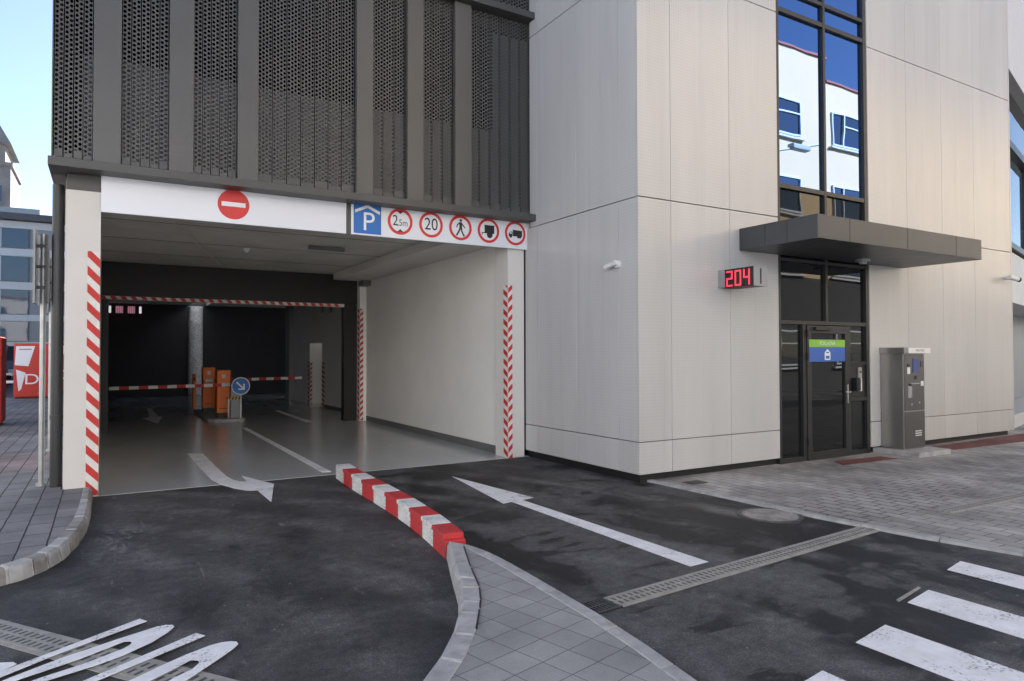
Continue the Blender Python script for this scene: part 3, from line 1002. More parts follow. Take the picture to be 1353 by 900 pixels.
m.prism([(c, Z0), (c + 0.025, Z0), (c + 0.036, Z0 - 0.06), (c + 0.075, Z0 - 0.122), (c + 0.05, Z0 - 0.13), (c + 0.012, Z0 - 0.06)], fs, 0.003, 0.0062)
m.prism([(c - 0.02, Z0 + 0.08), (c - 0.06, Z0 + 0.05), (c - 0.07, Z0 - 0.0), (c - 0.056, Z0 - 0.0), (c - 0.046, Z0 + 0.04), (c - 0.015, Z0 + 0.06)], fs, 0.003, 0.0063)
m.prism([(c + 0.022, Z0 + 0.08), (c + 0.06, Z0 + 0.03), (c + 0.082, Z0 + 0.005), (c + 0.07, Z0 - 0.004), (c + 0.045, Z0 + 0.022), (c + 0.018, Z0 + 0.055)], fs, 0.003, 0.0063)
m.build('walker_symbol', SIGNK, p)
p = prohibition(5.115, Z0)
c = 5.115
m = MB()
m.prism([(c - 0.07, Z0 + 0.075), (c + 0.10, Z0 + 0.075), (c + 0.10, Z0 - 0.045), (c - 0.07, Z0 - 0.045)], fs, 0.003, 0.006)
m.prism([(c - 0.075, Z0 + 0.085), (c + 0.105, Z0 + 0.085), (c + 0.105, Z0 + 0.072), (c - 0.075, Z0 + 0.072)], fs, 0.003, 0.0062)
m.ring(fs, c + 0.02, Z0 - 0.065, 0.014, 0.047, 0.003, 0.0075, n=24)
m.disc(fs, c + 0.02, Z0 - 0.065, 0.05, 0.003, 0.0066, n=24)
m.prism([(c - 0.07, Z0 - 0.03), (c - 0.12, Z0 - 0.03), (c - 0.12, Z0 - 0.045), (c - 0.07, Z0 - 0.045)], fs, 0.003, 0.0062)
m.prism([(c - 0.118, Z0 - 0.03), (c - 0.108, Z0 - 0.03), (c - 0.108, Z0 - 0.075), (c - 0.118, Z0 - 0.075)], fs, 0.003, 0.0064)
m.build('trailer_symbol', SIGNK, p)
p = prohibition(5.60, Z0)
c = 5.60
m = MB()
m.prism([(c - 0.045, Z0 + 0.055), (c + 0.125, Z0 + 0.048), (c + 0.125, Z0 - 0.048), (c - 0.045, Z0 - 0.048)], fs, 0.003, 0.006)
m.prism([(c - 0.052, Z0 + 0.022), (c - 0.095, Z0 + 0.022), (c - 0.122, Z0 - 0.012), (c - 0.122, Z0 - 0.05), (c - 0.052, Z0 - 0.05)], fs, 0.003, 0.0058)
m.prism([(c - 0.067, Z0 + 0.012), (c - 0.090, Z0 + 0.012), (c - 0.106, Z0 - 0.012), (c - 0.067, Z0 - 0.012)], fs, 0.003, 0.0066, 1)
for dx in (-0.085, 0.055, 0.09):
    m.disc(fs, c + dx, Z0 - 0.055, 0.021, 0.003, 0.0068, n=16)
m.build('truck_symbol', [SIGNK, SIGNW], p)

# ------------------------------------------------------------------ barriers, bollard island, blue sign
def boom(p0, p1, parent, h=0.075, d=0.04, n=11):
    p0, p1 = Vector(p0), Vector(p1)
    mb = MB()
    L = (p1 - p0).length
    u = (p1 - p0).normalized()
    fr = Fr(p0, u, Vector((0, 0, 1)) - u * u.z)
    for k in range(n):
        a, b = L * k / n, L * (k + 1) / n
        mb.prism([(a, -h / 2), (b, -h / 2), (b, h / 2), (a, h / 2)], fr, -d / 2, d / 2, k % 2)
    return mb.build('boom', [STRIPW, STRIPR], parent)


isl = thing('barrier_island', 'low grey concrete island under the orange barrier cabinet', 'island', (2.7, 18.2, 0))
m = MB()
m.prism([(2.18, 18.05), (2.30, 17.87), (2.55, 17.76), (2.80, 17.76), (2.97, 17.84), (3.02, 18.0), (2.98, 21.5), (2.20, 21.5)], F0, 0.0, 0.09)
m.build('island_base', KERB, isl, bevel=0.02)
for nm, lab, cx, y, zt in (('boom_barrier', 'front orange barrier cabinet with its red and white boom towards the left', 2.56, 18.35, 1.26),
                           ('boom_barrier', 'rear orange barrier cabinet whose boom spans the entry lane', 2.46, 20.3, 1.30)):
    t = thing(nm, lab, 'barrier', (cx, y, 0.09), 'boom barriers in the garage lanes')
    MB().box(cx - 0.15, cx + 0.16, y, y + 0.32, 0.20, zt).build('cabinet', ORANGE, t, bevel=0.012)
    MB().box(cx - 0.13, cx + 0.14, y + 0.02, y + 0.30, 0.09, 0.199).build('plinth', BLACK, t)
    MB().box(cx - 0.10, cx + 0.11, y - 0.004, y - 0.0005, 0.30, 0.315).build('door_seam', BLACK, t)
    MB().box(cx - 0.04, cx + 0.05, y - 0.004, y - 0.0005, zt - 0.2, zt - 0.1).build('label_plate', STRIPW, t)
    MB().box(cx + 0.163, cx + 0.20, y + 0.02, y + 0.30, 0.25, zt - 0.02).build('side_panel', BLACK, t)
    if y < 19:
        MB().cyl((cx, y - 0.09, 0.90), (cx, y, 0.90), 0.06).build('pivot', ZINC, t, smooth=True)
        boom((2.70, y - 0.09, 0.90), (0.10, y - 0.09, 0.875), t, n=13)
    else:
        MB().cyl((cx + 0.05, y - 0.09, 0.955), (cx + 0.05, y, 0.955), 0.06).build('pivot', ZINC, t, smooth=True)
        boom((2.36, y - 0.09, 0.945), (4.93, y - 0.09, 0.975), t, n=13)
t = thing('ticket_post', 'slim orange post behind the rear barrier cabinet', 'ticket post', (2.26, 21.6, 0))
MB().box(2.19, 2.27, 21.5, 21.8, 0.09, 1.10).build('housing', ORANGE, t, bevel=0.01)
MB().box(2.21, 2.25, 21.49, 21.5, 0.9, 1.0).build('slot', BLACK, t)
t = thing('guard_bollard', 'grey guard box with yellow and black band on the barrier island', 'bollard', (2.78, 17.98, 0.09))
MB().box(2.665, 2.90, 17.93, 18.10, 0.09, 0.80).build('body', GREY, t, bevel=0.01)
mb = MB()
fr = front(17.925, 2.600)
mb.prism([(0, 0.545), (0.30, 0.545), (0.30, 0.615), (0, 0.615)], fr, -0.19, 0.0, 0)
for k in range(4):
    mb.prism([(0.01 + k * 0.075, 0.546), (0.045 + k * 0.075, 0.546), (0.07 + k * 0.075, 0.614), (0.035 + k * 0.075, 0.614)], fr, 0.0, 0.003, 1)
mb.build('warning_band', [YELL, BLACK], t)
MB().cyl((2.612, 17.89, 0.0), (2.612, 17.89, 0.56), 0.017).build('guard_rail_post', WHITEP, t, smooth=True)
t = thing('keep_right_sign', 'round blue sign with white arrow on a thin white post', 'sign', (2.885, 17.83, 0))
MB().cyl((2.885, 17.83, 0.0), (2.885, 17.83, 0.72), 0.019).build('post', WHITEP, t, smooth=True)
MB().cyl((2.885, 17.83, 0.0), (2.885, 17.83, 0.10), 0.05, 0.02).build('foot', ZINC, t, smooth=True)
fr = front(17.80, 2.875, 0.88)
d = MB().disc(fr, 0, 0, 0.215, -0.015, 0.002).build('disc', SIGNB, t)
MB().ring(fr, 0, 0, 0.195, 0.215, 0.002, 0.005).build('border', SIGNW, d)
q = Fr(fr.o, fr.u - fr.v, fr.u + fr.v)
MB().prism([(-0.135, -0.019), (0.10, -0.019), (0.10, 0.019), (-0.135, 0.019)], q, 0.002, 0.004).prism(
    [(0.135, 0.0), (0.03, 0.105), (0.0, 0.08), (0.08, 0.0), (0.0, -0.08), (0.03, -0.105)], q, 0.002, 0.0045).build('arrow', SIGNW, d)

# ------------------------------------------------------------------ white office building
XC, YF = 5.823, 6.641
off = thing('office_building', 'white panel clad office with tall glazed entrance bay', 'building', (10.7, 9, 0))
m = MB()
m.box(XC + 0.05, 8.50, YF + 0.05, 13.0, 0.10, 10.6)
m.box(8.50, 10.80, YF + 0.35, 13.0, 0.0, 10.6)
m.box(10.80, 15.56, YF + 0.05, 13.0, 0.10, 10.6)
m.build('core_wall', ANTHR, off)
m = MB()
m.box(XC + 0.07, 8.52, YF + 0.07, 12.5, -0.02, 0.10)
m.box(10.78, 15.5, YF + 0.07, 12.5, -0.02, 0.10)
m.build('plinth', BLACK, off)  # black stands in for the shadow beneath the cladding
MB().box(XC - 0.02, 15.62, YF - 0.02, 13.0, 10.6, 10.75).build('roof', FARW, off)
ROWS = [(0.114, 0.519), (0.529, 3.655), (3.666, 6.71), (6.722, 9.76), (9.772, 10.59)]
G = 0.0025


def clad(x0, x1, y0, y1, z0, z1):
    MB().box(x0, x1, y0, y1, z0, z1).build('cladding_panel', CLAD, off, bevel=0.004)


for z0, z1 in ROWS:
    for a, b in ((XC, 6.39), (6.39, 7.50), (7.50, 8.525), (10.785, 11.91), (11.91, 13.04), (13.04, 14.17), (14.17, 15.57)):
        clad(a + (G if a > XC else 0), b - G, YF, YF + 0.045, z0, z1)
    for a, b in ((YF + 0.0475, 7.03), (7.03, 7.97), (7.97, 9.00), (9.00, 9.36 if z0 < 3.6 else 9.22)):
        clad(XC, XC + 0.045, a + (G if a > 7 else 0), b - G, z0, z1)
MB().box(15.5725, 15.615, YF, 13.0, 0.114, 10.59).build('cladding_panel', CLAD, off)

# glazed entrance bay
W0, W1, WM = 8.535, 10.775, 9.68
bay = MB()
FY0, FY1 = YF + 0.010, YF + 0.15
for x0, x1 in ((W0, W0 + 0.055), (W1 - 0.075, W1)):
    bay.box(x0, x1, FY0, FY1, 0.0, 10.55)
bay.box(WM - 0.028, WM + 0.028, FY0 + 0.003, FY1, 2.14, 10.55)
for z, h in ((2.115, 0.06), (3.05, 0.05), (4.15, 0.07), (6.80, 0.07), (7.13, 0.06), (10.2, 0.06)):
    bay.box(W0 + 0.056, WM - 0.029, FY0 + 0.006, FY1, z - h / 2, z + h / 2)
    bay.box(WM + 0.029, W1 - 0.076, FY0 + 0.006, FY1, z - h / 2, z + h / 2)
bay.box(WM - 0.029, WM + 0.029, FY0 + 0.006, FY1, 2.085, 2.139)
frame = bay.build('window_frame', ANTHR, off, bevel=0.003)
for a, b in ((W0 + 0.056, WM - 0.029), (WM + 0.029, W1 - 0.076)):
    for z0, z1, mt in ((2.15, 3.02, DGLASS), (3.08, 4.11, DGLASS), (4.19, 6.76, MIRROR), (6.84, 7.095, MIRROR), (7.165, 10.165, MIRROR)):
        MB().box(a, b, FY0 + 0.05, FY0 + 0.07, z0, z1).build('window_pane', mt, off)
# ground floor: side light, door leaf, side panel
m = MB()
m.box(W0 + 0.056, 9.085, FY0 + 0.006, FY1, 0.0, 0.09)
m.box(9.085, 9.165, FY0 + 0.002, FY1, 0.0, 2.083)
m.box(10.215, 10.275, FY0 + 0.002, FY1, 0.0, 2.083)
m.box(10.276, W1 - 0.076, FY0 + 0.006, FY1, 0.0, 0.09)
m.box(10.276, W1 - 0.076, FY0 + 0.006, FY1, 0.88, 0.94)
m.box(10.276, W1 - 0.076, FY0 + 0.006, FY1, 1.46, 1.51)
m.box(9.1652, 10.2148, FY0 + 0.004, FY1, -0.01, 0.012)
m.build('door_frame', ANTHR, off, bevel=0.003)
MB().box(W0 + 0.056, 9.084, FY0 + 0.05, FY0 + 0.07, 0.091, 2.084).build('window_pane', DGLASS, off)
MB().box(10.276, W1 - 0.076, FY0 + 0.05, FY0 + 0.07, 0.091, 0.879).build('window_pane', DGLASS, off)
MB().box(10.276, W1 - 0.076, FY0 + 0.05, FY0 + 0.07, 1.511, 2.084).build('window_pane', DGLASS, off)
MB().box(10.276, W1 - 0.076, FY0 + 0.03, FY0 + 0.07, 0.941, 1.459).build('intercom_panel', ANTHR, off)
door = MB()
D0, D1 = 9.17, 10.21
for b in ((D0, D0 + 0.10, 0.02, 2.075), (D1 - 0.10, D1, 0.02, 2.075), (D0 + 0.1002, D1 - 0.1002, 0.02, 0.14), (D0 + 0.1002, D1 - 0.1002, 1.955, 2.075)):
    door.box(b[0], b[1], FY0 - 0.012, FY0 + 0.08, b[2], b[3])
dr = door.build('door', ANTHR, off, bevel=0.003)
MB().box(D0 + 0.101, D1 - 0.101, FY0 + 0.02, FY0 + 0.04, 0.141, 1.954).build('glass', DGLASS, dr)
fd = front(FY0 + 0.02, 0, 0)
st = MB().prism([(D0 + 0.035, 1.52), (D1 - 0.115, 1.52), (D1 - 0.115, 1.745), (D0 + 0.035, 1.745)], fd, 0.034, 0.037).prism(
    [(D0 + 0.035, 1.7452), (D1 - 0.115, 1.7452), (D1 - 0.115, 1.86), (D0 + 0.035, 1.86)], fd, 0.034, 0.037, 1).build('door_sticker', [BLUES, GREENS], dr)
text('POKLADNA', fd, (D0 + D1) / 2 - 0.04, 1.803, 0.062, SIGNW, 'sticker_lettering', st, 0.039, 0.8)
cx = (D0 + D1) / 2 - 0.04
MB().prism([(cx - 0.07, 1.545), (cx + 0.07, 1.545), (cx + 0.07, 1.66), (cx, 1.715), (cx - 0.07, 1.66)], fd, 0.037, 0.0385).prism(
    [(cx - 0.045, 1.565), (cx + 0.045, 1.565), (cx + 0.045, 1.61), (cx - 0.045, 1.61)], fd, 0.0385, 0.0395, 1).prism(
    [(cx - 0.035, 1.65), (cx + 0.035, 1.65), (cx + 0.035, 1.672), (cx - 0.035, 1.672)], fd, 0.0385, 0.0395, 1).build('machine_symbol', [SIGNW, BLUES], st)
m = MB().cyl((10.165, FY0 - 0.012, 1.035), (10.165, FY0 - 0.065, 1.035), 0.011).cyl((10.165, FY0 - 0.06, 1.035), (10.03, FY0 - 0.06, 1.035), 0.010)
m.box(10.150, 10.180, FY0 - 0.0165, FY0 - 0.0125, 0.86, 1.15)
m.build('handle', CHROME, dr, smooth=True)
MB().box(9.32, 9.70, FY0 - 0.06, FY0 - 0.013, 2.00, 2.05).build('door_closer', BLACK, dr, bevel=0.006)
for z in (0.25, 1.55, 1.90):
    MB().box(9.155, 9.195, FY0 - 0.03, FY0 - 0.0125, z, z + 0.11).build('hinge', BLACK, dr, bevel=0.005)

# canopy over the door
can = MB().box(7.69, 11.735, 5.40, YF - 0.002, 3.10, 3.41).build('canopy', CANOPY, off, bevel=0.006)
for x in (8.35, 9.69, 10.98):
    MB().box(x, x + 0.006, 5.3975, 5.40, 3.105, 3.405).build('panel_joint', BLACK, can)
for y in (5.85, 6.2):
    MB().box(7.6875, 7.69, y, y + 0.006, 3.105, 3.405).build('panel_joint', BLACK, can)
m = MB().cyl((10.07, 6.30, 3.10), (10.07, 6.30, 3.06), 0.10, n=24).cyl((10.07, 6.30, 3.06), (10.07, 6.30, 3.025), 0.055, n=24)
m.build('canopy_lamp', GREY, can, smooth=True)

# intercom and card reader beside the door
t = thing('intercom', 'narrow steel intercom plate beside the glass door', 'intercom', (10.53, FY0, 1.2))
MB().box(10.49, 10.575, FY0 + 0.005, FY0 + 0.03, 1.13, 1.42).build('plate', ZINC, t, bevel=0.004)
MB().box(10.505, 10.56, FY0 + 0.001, FY0 + 0.0048, 1.15, 1.25).build('keypad', BLACK, t)
MB().box(10.512, 10.553, FY0 + 0.001, FY0 + 0.0048, 1.33, 1.36).build('camera_eye', BLACK, t)
t = thing('card_reader', 'tilted black and white card reader below the intercom', 'card reader', (10.40, FY0, 1.1))
m = MB().box(10.315, 10.405, FY0 - 0.09, FY0 + 0.03, 1.045, 1.255)
m.build('housing', BLACK, t, bevel=0.02)
MB().box(10.4055, 10.435, FY0 - 0.085, FY0 + 0.03, 1.04, 1.25).build('cover', WHITEP, t, bevel=0.008)

# red LED counter on the wall
XL = 7.32
t = thing('led_display', 'red digit counter reading 204 mounted on the white wall', 'display', (7.45, 6.35, 2.67))
MB().box(XL, 7.585, 6.095, 6.60, 2.545, 2.80).build('case', BLACK, t, bevel=0.004)
MB().box(XL + 0.02, 7.565, 6.6005, YF - 0.0005, 2.60, 2.75).build('wall_mount', GREY, t)
MB().box(XL - 0.06, XL - 0.002, 6.57, YF - 0.0005, 2.555, 2.79).build('back_plate', GREY, t)
MB().box(XL + 0.006, 7.59, 6.085, 6.0945, 2.542, 2.803).prism([(7.440, 2.57), (7.468, 2.57), (7.468, 2.775), (7.440, 2.775)], front(6.085), 0.0, 0.0015, 1).build(
    'front_plate', [GREY, BLACK], t)
fl = Fr((XL, 6.58, 2.5725), (0, -1, 0), (0, 0, 1))


def seg7(mb, a, w, h, on, s=0.022, d=0.0035):
    A = {'a': [(a, h), (a + w, h)], 'g': [(a, h / 2), (a + w, h / 2)], 'd': [(a, 0), (a + w, 0)],
         'f': [(a, h / 2), (a, h)], 'b': [(a + w, h / 2), (a + w, h)], 'e': [(a, 0), (a, h / 2)], 'c': [(a + w, 0), (a + w, h / 2)]}
    for k in on:
        (x0, y0), (x1, y1) = A[k]
        mb.prism([(min(x0, x1) - s / 2, min(y0, y1) - s / 2), (max(x0, x1) + s / 2, min(y0, y1) - s / 2),
                  (max(x0, x1) + s / 2, max(y0, y1) + s / 2), (min(x0, x1) - s / 2, max(y0, y1) + s / 2)], fl, 0.0, d)
        d += 0.0002


for a, on in ((0.045, 'abged'), (0.190, 'abcdef'), (0.335, 'fgbc')):
    mb = MB()
    seg7(mb, a, 0.085, 0.19, on)
    mb.build('digit', LEDR, t)

# cameras
t = thing('security_camera', 'white security camera on the shaded wall near the garage', 'camera', (5.82, 7.03, 2.82))
m = MB().cyl((XC, 7.03, 2.83), (XC - 0.05, 7.03, 2.83), 0.055, 0.05, n=24)
m.build('base', WHITEP, t, smooth=True)
m = MB().cyl((XC - 0.05, 7.03, 2.83), (XC - 0.075, 7.05, 2.815), 0.02).cyl((XC - 0.075, 6.99, 2.845), (XC - 0.085, 7.20, 2.80), 0.034, n=20)
m.build('body', WHITEP, t, smooth=True)
t = thing('security_camera', 'small white camera with black lens by the far wall edge', 'camera', (15.4, 6.6, 3.12))
MB().cyl((15.30, YF, 3.13), (15.30, YF - 0.10, 3.12), 0.035).build('base', WHITEP, t, smooth=True)
MB().cyl((15.20, YF - 0.13, 3.13), (15.40, YF - 0.19, 3.09), 0.045).build('body', WHITEP, t, smooth=True)
MB().cyl((15.40, YF - 0.19, 3.09), (15.44, YF - 0.202, 3.083), 0.047).build('lens_hood', BLACK, t, smooth=True)

# ticket machine on its slab
m = MB().box(10.88, 11.80, 5.93, YF + 0.04, 0.0, 0.095)
sl = m.build('concrete_slab', KERB, None, bevel=0.008)
tag(rebase(sl, (11.3, 6.2, 0)), 'low concrete slab under the steel ticket machine', 'slab')
t = thing('ticket_machine', 'brushed steel ticket machine standing on a slab by the door', 'ticket machine', (11.36, 6.44, 0.095))
MB().box(11.05, 11.67, 6.26, YF - 0.01, 0.097, 1.64).build('cabinet', STEEL, t, bevel=0.004)
MB().box(11.03, 11.69, 6.225, YF - 0.004, 1.6405, 1.74).build('hood', STEEL, t, bevel=0.004)
fm = front(6.26)
f1 = MB().box(11.075, 11.645, 6.248, 6.2595, 0.72, 1.625).build('front_panel', STEELF, t, bevel=0.003)
f2 = MB().box(11.075, 11.645, 6.248, 6.2595, 0.11, 0.70).build('lower_door', STEELF, t, bevel=0.003)
for k in range(3):
    MB().box(11.36, 11.54, 6.244, 6.2478, 0.30 + k * 0.035, 0.315 + k * 0.035).build('vent_slat', WHITEP, f2)
MB().box(11.13, 11.76, 6.205, 6.2245, 1.645, 1.735).build('lit_sign', WHITEP, t)
text('PARKOVISKO', front(6.205), 11.45, 1.69, 0.034, SIGNK, 'sign_lettering', t, 0.001, 0.85)
for nm, x0, x1, z0, z1, mt in (('screen', 11.31, 11.47, 1.33, 1.56, SCREEN), ('card_slot', 11.14, 11.22, 1.31, 1.42, WHITEP), ('coin_slot', 11.15, 11.21, 1.43, 1.47, BLACK),
                               ('note_slot', 11.53, 11.61, 1.42, 1.52, IRON), ('button', 11.36, 11.42, 1.22, 1.28, BLACK), ('label_plate', 11.53, 11.61, 1.11, 1.19, WHITEP),
                               ('ticket_outlet', 11.17, 11.27, 0.92, 1.12, CHROME), ('printer_slot', 11.18, 11.26, 1.11, 1.15, BLACK),
                               ('lock', 11.25, 11.28, 0.80, 0.83, CHROME), ('lock', 11.47, 11.50, 0.82, 0.85, CHROME), ('coin_tray', 11.25, 11.50, 1.145, 1.16, ZINC)):
    MB().box(x0, x1, 6.240, 6.2478, z0, z1).build(nm, mt, f1, bevel=0.002)

# angled wing beyond the white block
AW = R(15)
wing = thing('office_wing', 'angled white wing with blue window bands beyond the office block', 'building', (15.65, 6.85, 0), rotz=AW)


def wb(name, b, mt):
    return MB().box(*b).build(name, mt, wing, world=False)


wb('wall', (0.0, 30, 0.02, 10, 2.75, 3.85), FARW)
wb('wall', (0.0, 30, 0.9, 10, 0.0, 2.75), FARG)
wb('wall', (0.0, 30, 0.02, 10, 7.9, 10.2), FARW)
wb('window_band', (0.0, 30, 0.10, 9.9, 3.85, 6.05), BGLASS)
wb('window_band', (0.0, 30, 0.25, 9.9, 6.30, 7.9), DGLASS)
wb('sill', (0.0, 30, -0.05, 0.3, 3.90, 4.02), ANTHR)
wb('lintel', (0.0, 30, -0.05, 0.6, 6.06, 6.22), ANTHR)
wb('plinth', (0.0, 30, 0.0, 0.88, 0.0, 0.3), FARW)
for k in range(12):
    wb('mullion', (1.2 + k * 2.4, 1.26 + k * 2.4, 0.05, 0.25, 4.03, 6.05), ANTHR)

# ------------------------------------------------------------------ left side: poles, booths, cars, far buildings
for lab, x, y, z0, z1, sx in (('near grey sign pole with a tall sign seen edge on beside the pillar', -0.625, 9.78, 2.25, 3.10, 0.16),
                              ('far grey sign pole with a smaller edge on sign near the downpipe', -0.735, 13.2, 2.34, 3.22, 0.13)):
    t = thing('sign_pole', lab, 'sign pole', (x, y, 0.115), 'sign poles on the plaza')
    MB().cyl((x, y, 0.115), (x, y, z1 - 0.02), 0.030, n=16).build('pole', ZINC, t, smooth=True)
    s = MB().prism([(x - 0.085, z0), (x - 0.065, z0), (x - 0.065, z1), (x - 0.085, z1)], Fr((0, y - 0.25, 0), (1, 0, 0), (0, 0, 1)), -0.62, 0.0).build('sign_plate', GREY, t)
    for z in (z0 + 0.18, (z0 + z1) / 2, z1 - 0.18):
        MB().box(x - 0.064, x + 0.034, y - 0.034, y + 0.034, z, z + 0.035).build('clamp', IRON, t)
    MB().box(x + 0.03, x + 0.05, y - 0.2, y + 0.2, z0 + 0.02, z1 - 0.05).build('back_plate', BLACK, t)
    MB().cyl((x, y, 0.115), (x, y, 0.15), 0.055, n=16).build('foot', ZINC, t, smooth=True)


def booth(lab, x, y, w, d, h, graphic=True):
    t = thing('locker_booth', lab, 'booth', (x, y, 0.115), 'red booths on the plaza')
    b = MB().box(x - w / 2, x + w / 2, y, y + d, 0.16, h).build('body', REDM, t, bevel=0.04)
    MB().box(x - w / 2 + 0.05, x + w / 2 - 0.05, y + 0.05, y + d - 0.05, 0.115, 0.159).build('base', BLACK, t)
    if graphic:
        fr = front(y, x - w / 2, 0)
        P = lambda q: [(a * w, 0.15 + b * (h - 0.15)) for a, b in q]
        MB().prism(P([(0.06, 0.95), (0.55, 0.95), (0.38, 0.58), (0.03, 0.60)]), fr, 0.0005, 0.004).build('white_patch', SIGNW, b)
        MB().prism(P([(0.06, 0.52), (0.31, 0.46), (0.20, 0.16), (0.13, 0.12)]), fr, 0.0005, 0.004).build('white_patch', SIGNW, b)
        fr2 = Fr(fr.o, fr.u, fr.v)
        text('D', fr2, w * 0.47, 0.15 + (h - 0.15) * 0.33, 0.36, SIGNW, 'letter', b, 0.004, 1.2)
        MB().prism(P([(0.14, 0.90), (0.46, 0.90), (0.46, 0.885), (0.14, 0.885)]), fr, 0.004, 0.005).build('small_print', FARD, b)
        MB().prism(P([(0.66, 0.09), (0.80, 0.09), (0.80, 0.07), (0.66, 0.07)]), fr, 0.0005, 0.004).build('small_print', SIGNW, b)
    return t


booth('red booth with white patches and one big letter beside the car', -2.16, 29.5, 1.12, 0.9, 2.06)
booth('second red and white booth half hidden behind the sign poles', -1.42, 34.2, 1.2, 0.9, 2.15)
booth('plain red booth cut by the left picture edge', -2.55, 18.5, 1.28, 0.8, 2.05, False)


def car(name, lab, x, y, rz, H, L, W, body, van=False):
    """Front faces local -Y."""
    t = thing(name, lab, 'van' if van else 'car', (x, y, 0.0), None, rz)
    if van:
        prof = [(-L / 2, 0.35), (-L / 2, 0.95), (-L / 2 + 0.7, 1.15), (-L / 2 + 1.25, H - 0.1), (-L / 2 + 1.6, H), (L / 2, H), (L / 2, 0.35)]
        ws = [(-L / 2 + 0.72, 1.17), (-L / 2 + 1.22, H - 0.14)]
    else:
        prof = [(-L / 2, 0.30), (-L / 2, 0.70), (-L / 2 + 0.15, 0.82), (-L / 2 + 1.1, 0.98), (-L / 2 + 1.85, H - 0.05), (-L / 2 + 2.4, H), (L / 2 - 0.9, H - 0.05), (L / 2 - 0.15, 1.0), (L / 2, 0.85), (L / 2, 0.30)]
        ws = [(-L / 2 + 1.15, 1.01), (-L / 2 + 1.82, H - 0.09)]
    fr = Fr((-W / 2, 0, 0), (0, 1, 0), (0, 0, 1))
    bm = MB().prism(prof, fr, -W, 0.0)
    o = bm.build('body', body, t, bevel=0.08, seg=3, world=False)
    m = MB()
    (y0, z0), (y1, z1) = ws
    e = 0.015
    m.face([(-W / 2 + 0.12, y0 - e, z0 + e), (W / 2 - 0.12, y0 - e, z0 + e), (W / 2 - 0.2, y1 - e, z1 + e), (-W / 2 + 0.2, y1 - e, z1 + e)])
    m.build('windscreen', DGLASS, t, world=False)
    for s in (-1, 1):
        MB().box(s * (W / 2 - 0.28) - 0.2, s * (W / 2 - 0.28) + 0.2, -L / 2 - 0.012, -L / 2 + 0.05, 0.62, 0.74).build('headlight', CHROME, t, world=False)
        MB().box(s * (W / 2 + 0.006) - 0.004, s * (W / 2 + 0.006) + 0.004, -0.5, L / 2 - 0.9, 1.0, H - 0.14).build('side_window', DGLASS, t, world=False)
        MB().box(s * (W / 2 + 0.10) - 0.09, s * (W / 2 + 0.10) + 0.09, -L / 2 + 1.3, -L / 2 + 1.42, 1.0, 1.14).build('wing_mirror', BLACK, t, world=False, bevel=0.02)
        for yy in (-L / 2 + 0.8, L / 2 - 0.8):
            wh = MB().cyl((s * (W / 2 - 0.2), yy, 0.32), (s * (W / 2 + 0.005), yy, 0.32), 0.32, n=24).build('wheel', RUBBER, t, world=False, smooth=True)
            MB().cyl((s * (W / 2 + 0.004), yy, 0.32), (s * (W / 2 + 0.012), yy, 0.32), 0.20, n=20).build('rim', CHROME, wh, world=False, smooth=True)
    MB().box(-0.5, 0.5, -L / 2 - 0.015, -L / 2 + 0.05, 0.42, 0.60).build('grille', BLACK, t, world=False)
    MB().box(-0.26, 0.26, -L / 2 - 0.025, -L / 2 - 0.016, 0.45, 0.56).build('number_plate', SIGNW, t, world=False)
    return t


car('parked_car', 'silver car parked between the red booths', -3.55, 38.2, R(4), 1.48, 4.2, 1.75, CARW)
car('parked_van', 'dark blue van parked behind the silver car', -3.6, 45.5, R(2), 2.25, 5.0, 1.95, CARB, True)

# far office with window bands
fo = thing('far_office', 'grey office block with blue window bands behind the plaza', 'building', (-16, 60, 0))
MB().box(-40, 6, 60.4, 76, 0, 11.3).build('wall', FARG, fo)
MB().box(-40.3, 6.3, 59.6, 76.3, 11.3, 11.75).build('roof', FARD, fo)
for z0, z1 in ((10.75, 11.25), (8.75, 9.3), (6.35, 6.9), (4.1, 4.55), (2.2, 2.6)):
    MB().box(-40.05, 6.05, 60.30, 60.39, z0, z1).build('white_band', FARW, fo)
for z0, z1 in ((9.35, 10.7), (6.95, 8.7), (4.6, 6.3), (2.65, 4.05)):
    for k in range(4):
        x1 = -4.75 - k * 9.0
        w = MB().box(x1 - 6.6, x1, 60.22, 60.38, z0, z1).build('window', BGLASS, fo)
        for q in range(4):
            MB().box(x1 - 6.6 + q * 1.65, x1 - 6.54 + q * 1.65, 60.17, 60.219, z0, z1).build('mullion', FARW, w)
MB().box(-40, 6, 60.2, 60.39, 0.0, 2.1).build('ground_floor_wall', FARG, fo)

# old tower further back
ot = thing('old_tower', 'tall old brownish tower with stepped roof beyond the office block', 'tower', (-12.6, 90, 0))
MB().box(-19.5, -8.75, 90, 99, 0, 21.8).build('wall', FART, ot)
MB().box(-19.8, -8.55, 89.8, 99.2, 21.8, 22.2).build('cornice', FART, ot)
MB().box(-18.6, -9.3, 90.8, 98.2, 22.3, 24.3).build('upper_storey', FART, ot)
m = MB()
m.v += [Vector(p) for p in ((-19.9, 90.0, 24.3), (-8.75, 90.0, 24.3), (-8.75, 99.0, 24.3), (-19.9, 99.0, 24.3), (-17.0, 93.5, 31.0), (-12.2, 93.5, 31.0), (-12.2, 95.5, 31.0), (-17.0, 95.5, 31.0))]
m.f += [(0, 1, 5, 4), (1, 2, 6, 5), (2, 3, 7, 6), (3, 0, 4, 7), (4, 5, 6, 7), (3, 2, 1, 0)]
m.m += [0] * 6
m.build('roof', FART, ot)
for z in range(12, 20, 3):
    for x in (-16.2, -14.0, -11.8, -9.9):
        MB().box(x - 0.4, x + 0.4, 89.95, 90.05, z, z + 1.7).build('window', BGLASS, ot)
